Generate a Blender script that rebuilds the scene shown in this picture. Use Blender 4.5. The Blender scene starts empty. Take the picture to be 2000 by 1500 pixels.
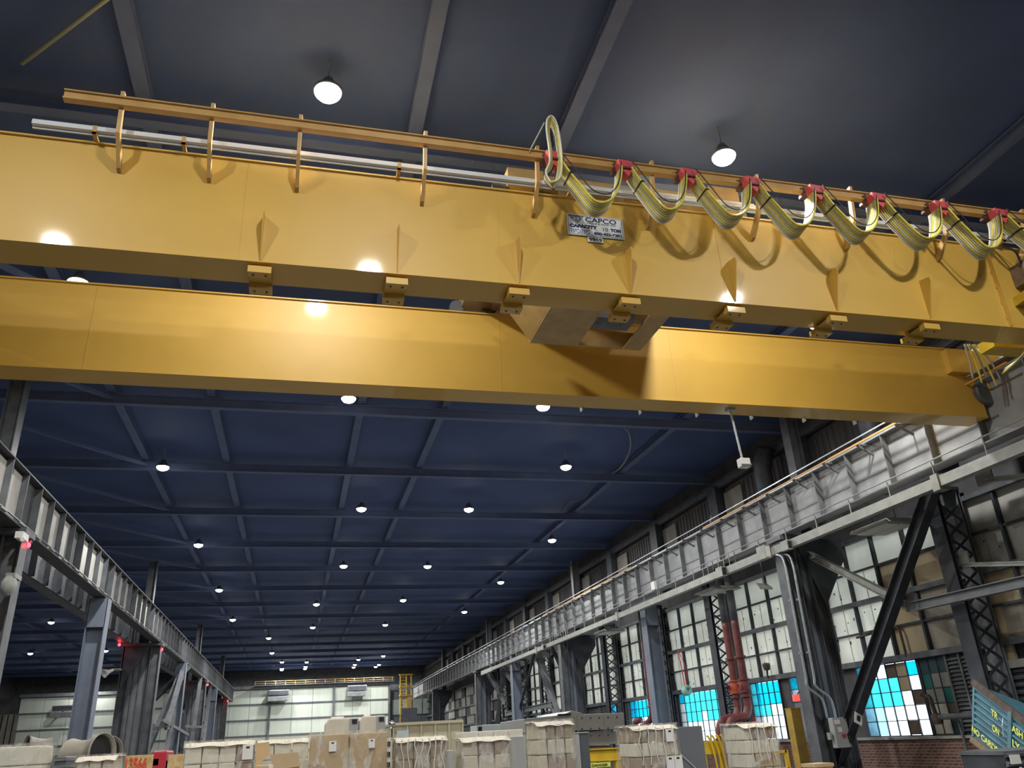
import bpy, bmesh, math, random
from mathutils import Vector, Matrix
random.seed(7)
C = bpy.context.scene.collection
SC = bpy.context.scene
V = Vector

# ------------------------------------------------------------------ camera
EYE = 1.65
FPX = 1556.8
_yaw, _pit, _rol = math.radians(15.304), math.radians(24.011), math.radians(-3.1826)
_f = V((math.sin(_yaw)*math.cos(_pit), math.cos(_yaw)*math.cos(_pit), math.sin(_pit)))
_r = V((math.cos(_yaw), -math.sin(_yaw), 0)); _u = _r.cross(_f)
RT = math.cos(_rol)*_r + math.sin(_rol)*_u
UP = -math.sin(_rol)*_r + math.cos(_rol)*_u
cam = bpy.data.cameras.new('camera'); co = bpy.data.objects.new('camera', cam); C.objects.link(co)
cam.sensor_width = 36; cam.lens = 36*FPX/2000; cam.clip_end = 500
m = Matrix((RT, UP, -_f)).transposed().to_4x4(); m.translation = V((0, 0, EYE)); co.matrix_world = m
SC.camera = co

# ------------------------------------------------------------------ world, exposure
w = bpy.data.worlds.new('world'); SC.world = w; w.use_nodes = True
bg = w.node_tree.nodes['Background']; bg.inputs[0].default_value = (0.86, 0.95, 1.0, 1); bg.inputs[1].default_value = 3.0
SC.view_settings.view_transform = 'Standard'; SC.view_settings.look = 'None'
SC.view_settings.gamma = 1.0; SC.view_settings.use_curve_mapping = False
SC.view_settings.exposure = 0.0
LAMP_W = 400.0        # each high-bay lamp

def at(px, py, axis, val):
    """the point where the line of sight through a photo pixel meets the plane axis = val"""
    d = RT*((px-1000)/FPX) - UP*((py-750)/FPX) + _f
    i = 'XYZ'.index(axis); v = val - (EYE if i == 2 else 0)
    p = d*(v/d[i]); return V((p.x, p.y, p.z+EYE))

# ------------------------------------------------------------------ materials
MATS = {}
def mat(name, col, rough=0.5, metal=0.0, noise=None, bump=0.0, scale=6.0, coat=0.0, emit=None, estr=0.0, mapx=(1,1,1), bscale=None):
    if name in MATS: return MATS[name]
    m = bpy.data.materials.new(name); m.use_nodes = True
    nt = m.node_tree; b = nt.nodes['Principled BSDF']
    b.inputs['Base Color'].default_value = (*col, 1); b.inputs['Roughness'].default_value = rough
    b.inputs['Metallic'].default_value = metal; b.inputs['Coat Weight'].default_value = coat
    b.inputs['Coat Roughness'].default_value = 0.07
    tc = nt.nodes.new('ShaderNodeTexCoord'); mp = nt.nodes.new('ShaderNodeMapping')
    mp.inputs['Scale'].default_value = mapx
    nt.links.new(tc.outputs['Object'], mp.inputs[0])
    if noise:
        n = nt.nodes.new('ShaderNodeTexNoise'); n.inputs['Scale'].default_value = scale; n.inputs['Detail'].default_value = 6
        nt.links.new(mp.outputs[0], n.inputs[0])
        r = nt.nodes.new('ShaderNodeValToRGB'); r.color_ramp.elements[0].position = 0.36; r.color_ramp.elements[1].position = 0.66
        r.color_ramp.elements[0].color = (*noise, 1); r.color_ramp.elements[1].color = (*col, 1)
        nt.links.new(n.outputs[0], r.inputs[0]); nt.links.new(r.outputs[0], b.inputs['Base Color'])
    if bump:
        n2 = nt.nodes.new('ShaderNodeTexNoise'); n2.inputs['Scale'].default_value = bscale or scale*2; n2.inputs['Detail'].default_value = 3
        nt.links.new(mp.outputs[0], n2.inputs[0])
        bp = nt.nodes.new('ShaderNodeBump'); bp.inputs['Strength'].default_value = bump; bp.inputs['Distance'].default_value = 0.02
        nt.links.new(n2.outputs[0], bp.inputs['Height']); nt.links.new(bp.outputs[0], b.inputs['Normal'])
    if emit:
        b.inputs['Emission Color'].default_value = (*emit, 1); b.inputs['Emission Strength'].default_value = estr
    MATS[name] = m; return m
def osb_mat(name, c1, c2, sc):
    m = bpy.data.materials.new(name); m.use_nodes = True; nt = m.node_tree; b = nt.nodes['Principled BSDF']
    tc = nt.nodes.new('ShaderNodeTexCoord'); v = nt.nodes.new('ShaderNodeTexVoronoi'); v.inputs['Scale'].default_value = sc
    nt.links.new(tc.outputs['Object'], v.inputs[0]); r = nt.nodes.new('ShaderNodeValToRGB')
    r.color_ramp.elements[0].color = (*c1, 1); r.color_ramp.elements[1].color = (*c2, 1)
    sp = nt.nodes.new('ShaderNodeSeparateColor'); nt.links.new(v.outputs['Color'], sp.inputs[0])
    nt.links.new(sp.outputs[0], r.inputs[0]); nt.links.new(r.outputs[0], b.inputs['Base Color']); b.inputs['Roughness'].default_value = 0.8
    return m
def brick_mat():
    m = bpy.data.materials.new('brick masonry'); m.use_nodes = True; nt = m.node_tree; b = nt.nodes['Principled BSDF']
    tc = nt.nodes.new('ShaderNodeTexCoord'); sx = nt.nodes.new('ShaderNodeSeparateXYZ'); cx = nt.nodes.new('ShaderNodeCombineXYZ')
    nt.links.new(tc.outputs['Object'], sx.inputs[0]); nt.links.new(sx.outputs[1], cx.inputs[0]); nt.links.new(sx.outputs[2], cx.inputs[1])
    t = nt.nodes.new('ShaderNodeTexBrick'); nt.links.new(cx.outputs[0], t.inputs[0])
    t.inputs['Scale'].default_value = 1.0; t.inputs['Brick Width'].default_value = 0.215; t.inputs['Row Height'].default_value = 0.076
    t.inputs['Mortar Size'].default_value = 0.007; t.inputs['Color1'].default_value = (0.11, 0.045, 0.033, 1)
    t.inputs['Color2'].default_value = (0.17, 0.085, 0.065, 1); t.inputs['Mortar'].default_value = (0.3, 0.26, 0.22, 1)
    nt.links.new(t.outputs[0], b.inputs['Base Color']); b.inputs['Roughness'].default_value = 0.9
    bp = nt.nodes.new('ShaderNodeBump'); bp.inputs['Strength'].default_value = 0.5; bp.invert = True
    nt.links.new(t.outputs['Fac'], bp.inputs['Height']); nt.links.new(bp.outputs[0], b.inputs['Normal'])
    return m
def glass_mat(name, col, haze=0.25):
    m = bpy.data.materials.new(name); m.use_nodes = True; nt = m.node_tree
    for n in list(nt.nodes): nt.nodes.remove(n)
    o = nt.nodes.new('ShaderNodeOutputMaterial'); t = nt.nodes.new('ShaderNodeBsdfTransparent'); t.inputs[0].default_value = (*col, 1)
    tr = nt.nodes.new('ShaderNodeBsdfTranslucent'); tr.inputs[0].default_value = (*col, 1)
    g = nt.nodes.new('ShaderNodeBsdfGlossy'); g.inputs['Roughness'].default_value = 0.08; g.inputs[0].default_value = (0.9, 0.9, 0.9, 1)
    tn = nt.nodes.new('ShaderNodeTexNoise'); tn.inputs['Scale'].default_value = 3.5; tcn = nt.nodes.new('ShaderNodeTexCoord')
    nt.links.new(tcn.outputs['Object'], tn.inputs[0])
    mm = nt.nodes.new('ShaderNodeMath'); mm.operation = 'MULTIPLY'; mm.inputs[1].default_value = haze*2; nt.links.new(tn.outputs[0], mm.inputs[0])
    a = nt.nodes.new('ShaderNodeMixShader'); nt.links.new(mm.outputs[0], a.inputs[0]); nt.links.new(t.outputs[0], a.inputs[1]); nt.links.new(tr.outputs[0], a.inputs[2])
    c = nt.nodes.new('ShaderNodeMixShader'); c.inputs[0].default_value = 0.06; nt.links.new(a.outputs[0], c.inputs[1]); nt.links.new(g.outputs[0], c.inputs[2])
    nt.links.new(c.outputs[0], o.inputs[0]); return m
YEL = mat('yellow crane paint', (0.64, 0.395, 0.068), 0.5, noise=(0.60, 0.365, 0.06), scale=0.9, bump=0.035, bscale=1.2, coat=0.35, mapx=(1, 1, 1))
YEL2 = mat('safety yellow paint', (0.72, 0.5, 0.03), 0.4, noise=(0.55, 0.36, 0.03), scale=3)
TRK = mat('tan yellow bar paint', (0.58, 0.36, 0.13), 0.4, noise=(0.5, 0.3, 0.1), scale=4)
GALV = mat('galvanised steel', (0.5, 0.54, 0.58), 0.35, 0.4, noise=(0.38, 0.42, 0.47), scale=8)
DRK = mat('sooty dark steel', (0.055, 0.062, 0.078), 0.6, noise=(0.03, 0.035, 0.045), scale=3)
DRK2 = mat('dark grey column paint', (0.135, 0.145, 0.16), 0.5, noise=(0.08, 0.088, 0.10), scale=2.5, bump=0.1)
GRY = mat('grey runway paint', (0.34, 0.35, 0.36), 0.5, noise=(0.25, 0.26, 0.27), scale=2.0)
DRKL = mat('left girder shaded grey', (0.075, 0.08, 0.088), 0.6, noise=(0.05, 0.055, 0.06), scale=2)  # dark colour carries the shade of flange and stiffeners on the web
LITWEB = mat('painted lit web', (0.55, 0.54, 0.50), 0.6, noise=(.42, .41, .38), scale=2)  # pale colour stands in for lamp light on the web
GRY2 = mat('mid grey steel paint', (0.20, 0.21, 0.225), 0.5, noise=(0.13, 0.14, 0.15), scale=2.0)
GRY3 = mat('pale grey wireway paint', (0.36, 0.37, 0.34), 0.5, noise=(0.28, 0.29, 0.27), scale=4)
BLU = mat('blue grey post paint', (0.20, 0.235, 0.30), 0.5, noise=(0.16, 0.19, 0.25), scale=1.5)
NAVY = mat('navy roof deck paint', (0.080, 0.128, 0.30), 0.7, noise=(0.06, 0.097, 0.235), scale=0.35)
NAVY2 = mat('roof steel paint', (0.13, 0.18, 0.34), 0.6, noise=(0.11, 0.15, 0.29), scale=2)
CONC = mat('worn concrete floor', (0.14, 0.135, 0.13), 0.7, noise=(0.10, 0.097, 0.093), scale=0.6, bump=0.1)
WHP = [mat('white wall sheet %s' % n, c, 0.5, noise=d, scale=1.6, bump=0.35, bscale=3, mapx=(1, 1, .5)) for n, c, d in (
    ('clean', (0.80, 0.80, 0.75), (0.70, 0.70, 0.65)), ('dusty', (0.66, 0.66, 0.62), (0.50, 0.50, 0.47)),
    ('stained', (0.74, 0.73, 0.68), (0.45, 0.43, 0.38)))]
for _m in WHP:
    nt = _m.node_tree; o = nt.nodes['Material Output']; b = nt.nodes['Principled BSDF']; t = nt.nodes.new('ShaderNodeBsdfTranslucent'); t.inputs[0].default_value = (0.9, 0.9, 0.84, 1)
    x = nt.nodes.new('ShaderNodeMixShader'); x.inputs[0].default_value = 0.35; nt.links.new(b.outputs[0], x.inputs[1]); nt.links.new(t.outputs[0], x.inputs[2]); nt.links.new(x.outputs[0], o.inputs[0])
DRT = mat('black grime', (0.015, 0.015, 0.015), 0.9)
PLY = [mat('bare plywood %s' % n, c, 0.75, noise=d, scale=2.2, mapx=(1, 1, .4)) for n, c, d in (
    ('tan', (0.50, 0.41, 0.26), (0.38, 0.31, 0.20)), ('grey', (0.34, 0.31, 0.25), (0.22, 0.20, 0.17)))]
SPAN = mat('brown grey spandrel sheet', (0.10, 0.095, 0.10), 0.8, noise=(0.06, 0.06, 0.065), scale=1.5)
UPW = mat('upper corrugated sheet', (0.085, 0.075, 0.072), 0.75, noise=(0.05, 0.047, 0.05), scale=1.2, mapx=(1, 1, .3))
UPL = mat('pale upper sheet', (0.27, 0.25, 0.21), 0.75, noise=(0.16, 0.15, 0.13), scale=1.5, mapx=(1, 1, .3))
FARW = mat('pale green wall sheet', (0.60, 0.66, 0.58), 0.6, noise=(0.54, 0.60, 0.53), scale=.8, mapx=(3, 1, .2))
FARG = mat('grey green wall sheet', (0.32, 0.36, 0.33), 0.6, noise=(0.27, 0.31, 0.29), scale=.8)
BRK = brick_mat()
GCY = glass_mat('cyan window glass', (0.06, 0.62, 0.78)); GCY2 = glass_mat('pale cyan window glass', (0.20, 0.74, 0.80))
GWH = glass_mat('clear window glass', (0.93, 0.98, 1.0), 0.1); GPB = glass_mat('pale blue window glass', (0.55, 0.8, 0.92), 0.2)
PBR = mat('brown boarded pane', (0.12, 0.085, 0.065), 0.8); PGY = mat('painted over grey pane', (0.28, 0.29, 0.27), 0.35, noise=(0.2, .21, .2), scale=3)
PGN = mat('painted over green pane', (0.03, 0.16, 0.15), 0.3); PDK = mat('painted over dark green pane', (0.04, 0.075, 0.085), 0.35)
PCR = mat('cream painted pane', (0.55, 0.53, 0.45), 0.5)
RED = mat('red oxide pipe paint', (0.21, 0.055, 0.055), 0.45, noise=(0.13, .035, .035), scale=5)
RED2 = mat('bright red paint', (0.55, 0.035, 0.06), 0.4); REDV = mat('orange valve paint', (0.5, 0.11, 0.04), 0.45)
CRED = mat('carrier red paint', (0.62, 0.08, 0.09), 0.5)
LENS = mat('lamp lens glow', (1, 1, 1), 0.4, emit=(1.0, 0.97, 0.9), estr=30.0)
HOUS = mat('lamp housing', (0.2, 0.21, 0.23), 0.4, .5)
REDL = mat('red beacon glow', (1, 0.05, 0.05), 0.4, emit=(1.0, 0.03, 0.05), estr=9.0)
CBY = mat('yellow cable jacket', (0.78, 0.68, 0.10), 0.4, noise=(0.6, .52, .1), scale=20); CBG = mat('grey cable jacket', (0.45, 0.43, 0.40), 0.45)
CBW = mat('pale cable jacket', (0.72, 0.70, 0.52), 0.45); CBK = mat('black cable jacket', (0.03, 0.03, 0.035), 0.5)
WHT = mat('white plastic', (0.8, 0.8, 0.78), 0.4); BLK = mat('black', (0.015, 0.015, 0.017), 0.5); INK = mat('navy ink', (0.012, 0.015, 0.10), 0.5)
SGN = mat('sign white face', (0.70, 0.74, 0.76), 0.4); ORI = mat('orange red spray paint', (0.75, 0.09, 0.03), 0.6)
CARD = [mat('cardboard %s' % n, c, 0.8, noise=d, scale=4) for n, c, d in (('tan', (0.60, 0.44, 0.25), (0.53, .38, .21)), ('wrapped brown', (0.44, 0.34, 0.26), (0.38, .29, .22)),
        ('white', (0.84, 0.81, 0.72), (0.76, .73, .64)), ('cream', (0.74, 0.68, 0.57), (0.66, .60, .50)))]
OSB = osb_mat('oriented strand board', (0.52, 0.33, 0.13), (0.72, 0.52, 0.27), 28)
STEEL = mat('light grey machine paint', (0.42, 0.43, 0.43), 0.4, noise=(0.36, .37, .37), scale=1.5); CREAM = mat('cream container paint', (0.72, 0.66, 0.47), 0.5, noise=(.64, .58, .42), scale=1.2)
TEAL = mat('blue green hopper paint', (0.07, 0.21, 0.27), 0.5, noise=(0.05, .14, .19), scale=4); RUST = mat('rusty rim', (0.12, 0.085, 0.07), 0.8, noise=(.07, .05, .04), scale=8)
YLT = mat('yellow stencil paint', (0.75, 0.80, 0.12), 0.6); WOOD = mat('weathered wood', (0.26, 0.19, 0.12), 0.8, noise=(.18, .13, .08), scale=7)
CHR = mat('chromed steel', (0.6, 0.6, 0.6), 0.15, 1.0); PAL = mat('pallet wood', (0.42, 0.31, 0.18), 0.85, noise=(.3, .22, .13), scale=7)
ICE = mat('pale blue white enamel', (0.66, 0.78, 0.80), 0.35)
def film_mat():
    m = bpy.data.materials.new('stretch wrap film'); m.use_nodes = True; nt = m.node_tree
    for n in list(nt.nodes): nt.nodes.remove(n)
    o = nt.nodes.new('ShaderNodeOutputMaterial'); t = nt.nodes.new('ShaderNodeBsdfTransparent'); t.inputs[0].default_value = (0.93, 0.93, 0.9, 1)
    g = nt.nodes.new('ShaderNodeBsdfPrincipled'); g.inputs['Base Color'].default_value = (0.8, 0.78, 0.72, 1); g.inputs['Roughness'].default_value = 0.2
    tc = nt.nodes.new('ShaderNodeTexCoord'); mp = nt.nodes.new('ShaderNodeMapping'); mp.inputs['Rotation'].default_value = (0.2, 0.5, 0.1); mp.inputs['Scale'].default_value = (2.2, 2.2, 1.0)
    n = nt.nodes.new('ShaderNodeTexNoise'); n.inputs['Scale'].default_value = 2.2; n.inputs['Detail'].default_value = 5; n.inputs['Distortion'].default_value = 1.5
    nt.links.new(tc.outputs['Object'], mp.inputs[0]); nt.links.new(mp.outputs[0], n.inputs[0])
    r = nt.nodes.new('ShaderNodeValToRGB'); r.color_ramp.elements[0].position = 0.5; r.color_ramp.elements[1].position = 0.72
    r.color_ramp.elements[0].color = (0.12, 0.12, 0.12, 1); r.color_ramp.elements[1].color = (0.75, 0.75, 0.75, 1)
    nt.links.new(n.outputs[0], r.inputs[0]); bp = nt.nodes.new('ShaderNodeBump'); bp.inputs['Strength'].default_value = 0.8; bp.inputs['Distance'].default_value = 0.03
    nt.links.new(n.outputs[0], bp.inputs['Height']); nt.links.new(bp.outputs[0], g.inputs['Normal'])
    x = nt.nodes.new('ShaderNodeMixShader'); nt.links.new(r.outputs[0], x.inputs[0]); nt.links.new(t.outputs[0], x.inputs[1]); nt.links.new(g.outputs[0], x.inputs[2])
    nt.links.new(x.outputs[0], o.inputs[0]); return m
FILM = film_mat()

# ------------------------------------------------------------------ helpers
ORG = {}
class MB:
    def __init__(s): s.v = []; s.f = []
    def add(s, vs, fs):
        o = len(s.v); s.v += [tuple(v) for v in vs]; s.f += [tuple(i+o for i in f) for f in fs]; return s
    def hexa(s, p):
        return s.add(p, [(0, 3, 2, 1), (4, 5, 6, 7), (0, 1, 5, 4), (1, 2, 6, 5), (2, 3, 7, 6), (3, 0, 4, 7)])
    def box(s, x0, x1, y0, y1, z0, z1):
        return s.hexa([(x0, y0, z0), (x1, y0, z0), (x1, y1, z0), (x0, y1, z0), (x0, y0, z1), (x1, y0, z1), (x1, y1, z1), (x0, y1, z1)])
    def bar(s, p, q, a, b, up=(0, 0, 1)):
        """bar from p to q, a wide (sideways), b deep (along up)"""
        p = V(p); q = V(q); d = (q-p).normalized(); u = V(up)
        x = d.cross(u)
        if x.length < 1e-4: x = d.cross(V((0, 1, 0)))
        x.normalize(); z = x.cross(d); x *= a/2; z *= b/2
        return s.hexa([p-x-z, p+x-z, q+x-z, q-x-z, p-x+z, p+x+z, q+x+z, q-x+z])
    def tube(s, pts, r, n=8, r1=None, cap=True):
        pts = [V(p) for p in pts]; N = len(pts); ref = None; o = len(s.v)
        for i, p in enumerate(pts):
            t = (pts[min(i+1, N-1)]-pts[max(i-1, 0)]).normalized()
            if ref is None: ref = t.orthogonal().normalized()
            ref = (ref - t*ref.dot(t)); ref.normalize(); b = t.cross(ref)
            rr = r if r1 is None else r+(r1-r)*i/(N-1)
            for k in range(n):
                a = 2*math.pi*k/n; s.v.append(tuple(p+(ref*math.cos(a)+b*math.sin(a))*rr))
        for i in range(N-1):
            for k in range(n):
                a = o+i*n+k; c = o+i*n+(k+1) % n; s.f.append((a, c, c+n, a+n))
        if cap: s.f.append(tuple(o+k for k in range(n))[::-1]); s.f.append(tuple(o+(N-1)*n+k for k in range(n)))
        return s
    def prism(s, poly, vec):
        n = len(poly); vec = V(vec); a = [V(p) for p in poly]
        return s.add(a+[p+vec for p in a], [tuple(range(n))[::-1], tuple(range(n, 2*n))]+[(i, (i+1) % n, (i+1) % n+n, i+n) for i in range(n)])
    def lathe(s, c, prof, axis=(0, 0, 1), n=20):
        c = V(c); ax = V(axis).normalized(); x = ax.orthogonal().normalized(); y = ax.cross(x); o = len(s.v)
        for r, h in prof:
            for k in range(n):
                a = 2*math.pi*k/n; s.v.append(tuple(c+ax*h+(x*math.cos(a)+y*math.sin(a))*r))
        for i in range(len(prof)-1):
            for k in range(n):
                a = o+i*n+k; b = o+i*n+(k+1) % n; s.f.append((a, b, b+n, a+n))
        return s
    def ibeam(s, p, q, d, w, tf=0.03, tw=0.02, up=(0, 0, 1)):
        p = V(p); q = V(q); u = V(up); dd = (q-p).normalized(); u = (u-dd*u.dot(dd)).normalized()
        s.bar(p, q, tw, d-2*tf, u); s.bar(p+u*(d/2-tf/2), q+u*(d/2-tf/2), w, tf, u); s.bar(p-u*(d/2-tf/2), q-u*(d/2-tf/2), w, tf, u); return s
    def sheet(s, fn, nu, nv, th=(0, 0, 0)):
        o = len(s.v)
        for j in range(nv+1):
            for i in range(nu+1): s.v.append(tuple(fn(i/nu, j/nv)))
        for j in range(nv):
            for i in range(nu):
                a = o+j*(nu+1)+i; s.f.append((a, a+1, a+nu+2, a+nu+1))
        return s
    def build(s, name, mt, parent=None, smooth=False, bevel=0.0, solid=0.0):
        me = bpy.data.meshes.new(name)
        if parent is None:
            xs = [v[0] for v in s.v]; ys = [v[1] for v in s.v]; zs = [v[2] for v in s.v]
            o = V(((min(xs)+max(xs))/2, (min(ys)+max(ys))/2, min(zs)))
        else: o = ORG[parent.name]
        me.from_pydata([(v[0]-o[0], v[1]-o[1], v[2]-o[2]) for v in s.v], [], s.f)
        me.materials.append(mt)
        bm = bmesh.new(); bm.from_mesh(me); bmesh.ops.recalc_face_normals(bm, faces=bm.faces); bm.to_mesh(me); bm.free()
        if smooth:
            for p in me.polygons: p.use_smooth = True
        ob = bpy.data.objects.new(name, me); C.objects.link(ob)
        if parent is not None: ob.parent = parent
        else: ob.location = o
        ORG[ob.name] = o
        if bevel:
            b = ob.modifiers.new('bevel', 'BEVEL'); b.width = bevel; b.segments = 2; b.limit_method = 'ANGLE'
        if solid:
            b = ob.modifiers.new('solid', 'SOLIDIFY'); b.thickness = solid
        return ob
def root(name, loc, label, cat, group=None):
    o = bpy.data.objects.new(name, None); o.location = loc; o.empty_display_size = 0.2; C.objects.link(o); ORG[o.name] = V(loc)
    return tag(o, label, cat, group)
def tag(o, label, cat=None, group=None):
    o['label'] = label
    if cat: o['category'] = cat
    if group: o['group'] = group
    return o
def struct(o): o['kind'] = 'structure'; return o
def copy_tree(o, off, parent=None, skip=()):
    c = o.copy(); C.objects.link(c)
    if parent is None: c.location = o.location+V(off)
    else: c.parent = parent
    ORG[c.name] = ORG[o.name]+V(off)
    for ch in list(o.children): copy_tree(ch, off, c)
    return c
def share(ob, name, off, parent):
    """a further piece with the same mesh, moved by off"""
    c = bpy.data.objects.new(name, ob.data); C.objects.link(c); c.parent = parent; c.location = off; ORG[c.name] = ORG[ob.name]; return c
def text(name, s, size, origin, xdir, zdir, mt, parent, w=None, bold=0.0, depth=0.003):
    cu = bpy.data.curves.new(name, 'FONT'); cu.body = s; cu.size = size; cu.extrude = depth/2; cu.offset = bold
    t = bpy.data.objects.new('t', cu); C.objects.link(t); bpy.context.view_layer.update()
    me = bpy.data.meshes.new_from_object(t.evaluated_get(bpy.context.evaluated_depsgraph_get()))
    C.objects.unlink(t); bpy.data.objects.remove(t)
    xd = V(xdir).normalized(); zd = V(zdir).normalized(); nd = xd.cross(zd)
    xs = [v.co.x for v in me.vertices]; k = (w/(max(xs)-min(xs))) if w else 1; x0 = min(xs)
    o = ORG[parent.name]
    for v in me.vertices:
        v.co = V(origin)+xd*((v.co.x-x0)*k)+zd*v.co.y+nd*v.co.z-o
    me.materials.clear(); me.materials.append(mt); me.name = name
    ob = bpy.data.objects.new(name, me); C.objects.link(ob); ob.parent = parent; ORG[ob.name] = o; return ob
def bez(p, n=14):
    """Catmull-Rom through the points"""
    p = [V(a) for a in p]; q = [p[0]]+p+[p[-1]]; out = []
    for i in range(1, len(q)-2):
        for k in range(n):
            t = k/n; a, b, c, d = q[i-1], q[i], q[i+1], q[i+2]
            out.append(0.5*((2*b)+(c-a)*t+(2*a-5*b+4*c-d)*t*t+(3*b-3*c+d-a)*t**3))
    return out+[p[-1]]
ORD = ['nearest', 'second nearest', 'third nearest', 'fourth nearest', 'fifth nearest', 'sixth nearest', 'seventh nearest', 'eighth nearest', 'ninth nearest', 'tenth nearest', 'eleventh nearest', 'twelfth nearest', 'thirteenth nearest', 'fourteenth nearest', 'fifteenth nearest', 'sixteenth nearest', 'seventeenth nearest']
NTH = ['first', 'second', 'third', 'fourth', 'fifth', 'sixth', 'seventh', 'eighth', 'ninth', 'tenth', 'eleventh', 'twelfth', 'thirteenth']
#=====================================================================
XW, XR, XL, YF = 16.6, 14.5, -6.8, 110.0       # right wall, right and left runway, far wall
FR = [17.4+6.15*k for k in range(-5, 16)]       # building frames along the hall
COL = [-1.0, 22.0, 45.3, 69.0, 92.0]            # big runway columns
# ---------------------------------------------------------------- shell
struct(MB().box(-34, 17.4, -14, 118, -0.2, 0).build('floor', CONC))
ceil = struct(MB().box(-34, 17.4, -14, 118, 11.75, 11.95).build('ceiling', NAVY))
struct(MB().box(-34.3, -34, -14, 118, 0, 11.9).build('wall_left', GRY2))
struct(MB().box(-34, 17.4, -14.3, -14, 0, 11.9).build('wall_back', GRY2))
struct(MB().box(-34, 17.4, 118, 118.3, 0, 11.9).build('wall_beyond', GRY2))
rb = None
for i, y in enumerate(FR):                      # frames: roof beams across the hall
    if y < -13 or y > 112: continue
    if rb is None:
        rb = MB().ibeam((-34, y, 11.32), (16.9, y, 11.32), 0.3, 0.2).build('roof_beam', NAVY2, ceil); y0 = y
    else: share(rb, 'roof_beam', (0, y-y0, 0), ceil)
pr = None
for x in (-26, -20.1, -14.6, -11.3, -5.7, -2.95, 1.5, 4.15, 12.6):
    if pr is None: pr = MB().ibeam((x, -14, 11.62), (x, 112, 11.62), 0.2, 0.24).build('purlin', NAVY2, ceil); x0 = x
    else: share(pr, 'purlin', (x-x0, 0, 0), ceil)
for y in FR:                                    # wind bracing in the roof plane on the left
    if 11 < y < 70: MB().bar((-11, y, 11.35), (-5.7, y+6.15, 11.35), 0.14, 0.1).build('roof_brace', NAVY2, ceil)

# ---------------------------------------------------------------- right wall
wr = struct(MB().box(XW+0.12, XW+0.4, -14, 17.6, 0, 2.6).build('wall_right', SPAN))
# solid wall pieces behind the sheets; window openings are left open
def win_open(y0, y1): return (y0, y1)
OPEN = [(19.9, 22.6), (24.9, 26.3), (27.0, 29.0), (31.3, 35.4), (37.0, 41.2), (43.2, 44.3), (49, 53.2), (55.4, 59.8), (62, 66)]
ys = [17.6]+[v for p in OPEN for v in p]+[118]
for a, b in zip(ys[::2], ys[1::2]): MB().box(XW+0.02, XW+0.35, a, b, 1.1, 3.2).build('wall_pier', SPAN, wr)
MB().box(XW-0.12, XW+0.35, 17.6, 24.3, 0, 1.1).build('brick_base', BRK, wr)
MB().box(XW-0.12, XW+0.35, 25.6, 118, 0, 1.1).build('brick_base', BRK, wr)
MB().box(XW-0.2, XW+0.35, 17.6, 24.3, 1.1, 1.17).build('sill', GRY3, wr)
MB().box(XW-0.2, XW+0.35, 26.6, 118, 1.1, 1.17).build('sill', GRY3, wr)
MB().box(XW+0.1, XW+0.35, -14, 17.45, 3.2, 6.8).build('backing_sheet', DRK, wr); MB().box(XW+0.1, XW+0.35, 60, 118, 3.2, 6.8).build('backing_sheet', DRK, wr)
for y in FR:
    if 17 < y < 60: MB().box(XW+0.0, XW+0.35, y-.40, y+.44, 3.2, 6.8).build('backing_sheet', DRK, wr)
MB().box(XW+0.1, XW+0.35, -14, 17.6, 2.6, 3.2).build('backing_sheet', DRK, wr)
MB().box(XW-0.02, XW+0.35, -14, 118, 6.75, 7.75).build('spandrel', SPAN, wr)
um = MB()                                        # upper corrugated wall above the runway
um.box(XW+0.15, XW+0.4, -14, 118, 7.7, 11.9)
um.build('upper_wall', UPW, wr)
cm = MB()
for k in range(330):
    y = 8+k*0.31; cm.box(XW+0.12, XW+0.15, y, y+0.15, 7.75, 10.6)
o = cm.build('corrugation', UPW, wr); o['kind'] = 'stuff'
MB().ibeam((XW-0.1, -14, 10.85), (XW-0.1, 112, 10.85), 0.3, 0.2).build('eave_girt', DRK2, wr)
for z, t in ((3.2, .16), (4.9, .14), (6.75, .12)):
    MB().box(XW-0.16, XW+0.02, -6, 112, z-t/2, z+t/2).build('girt', DRK2, wr)
for z in (5.83, 4.05):
    MB().box(XW-0.10, XW-0.03, 10, 112, z-.03, z+.03).build('rail', DRK, wr)
pan = {}
rows = [(3.28, 4.02), (4.08, 4.83), (4.97, 5.8), (5.86, 6.69)]
nm = 0
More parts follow.
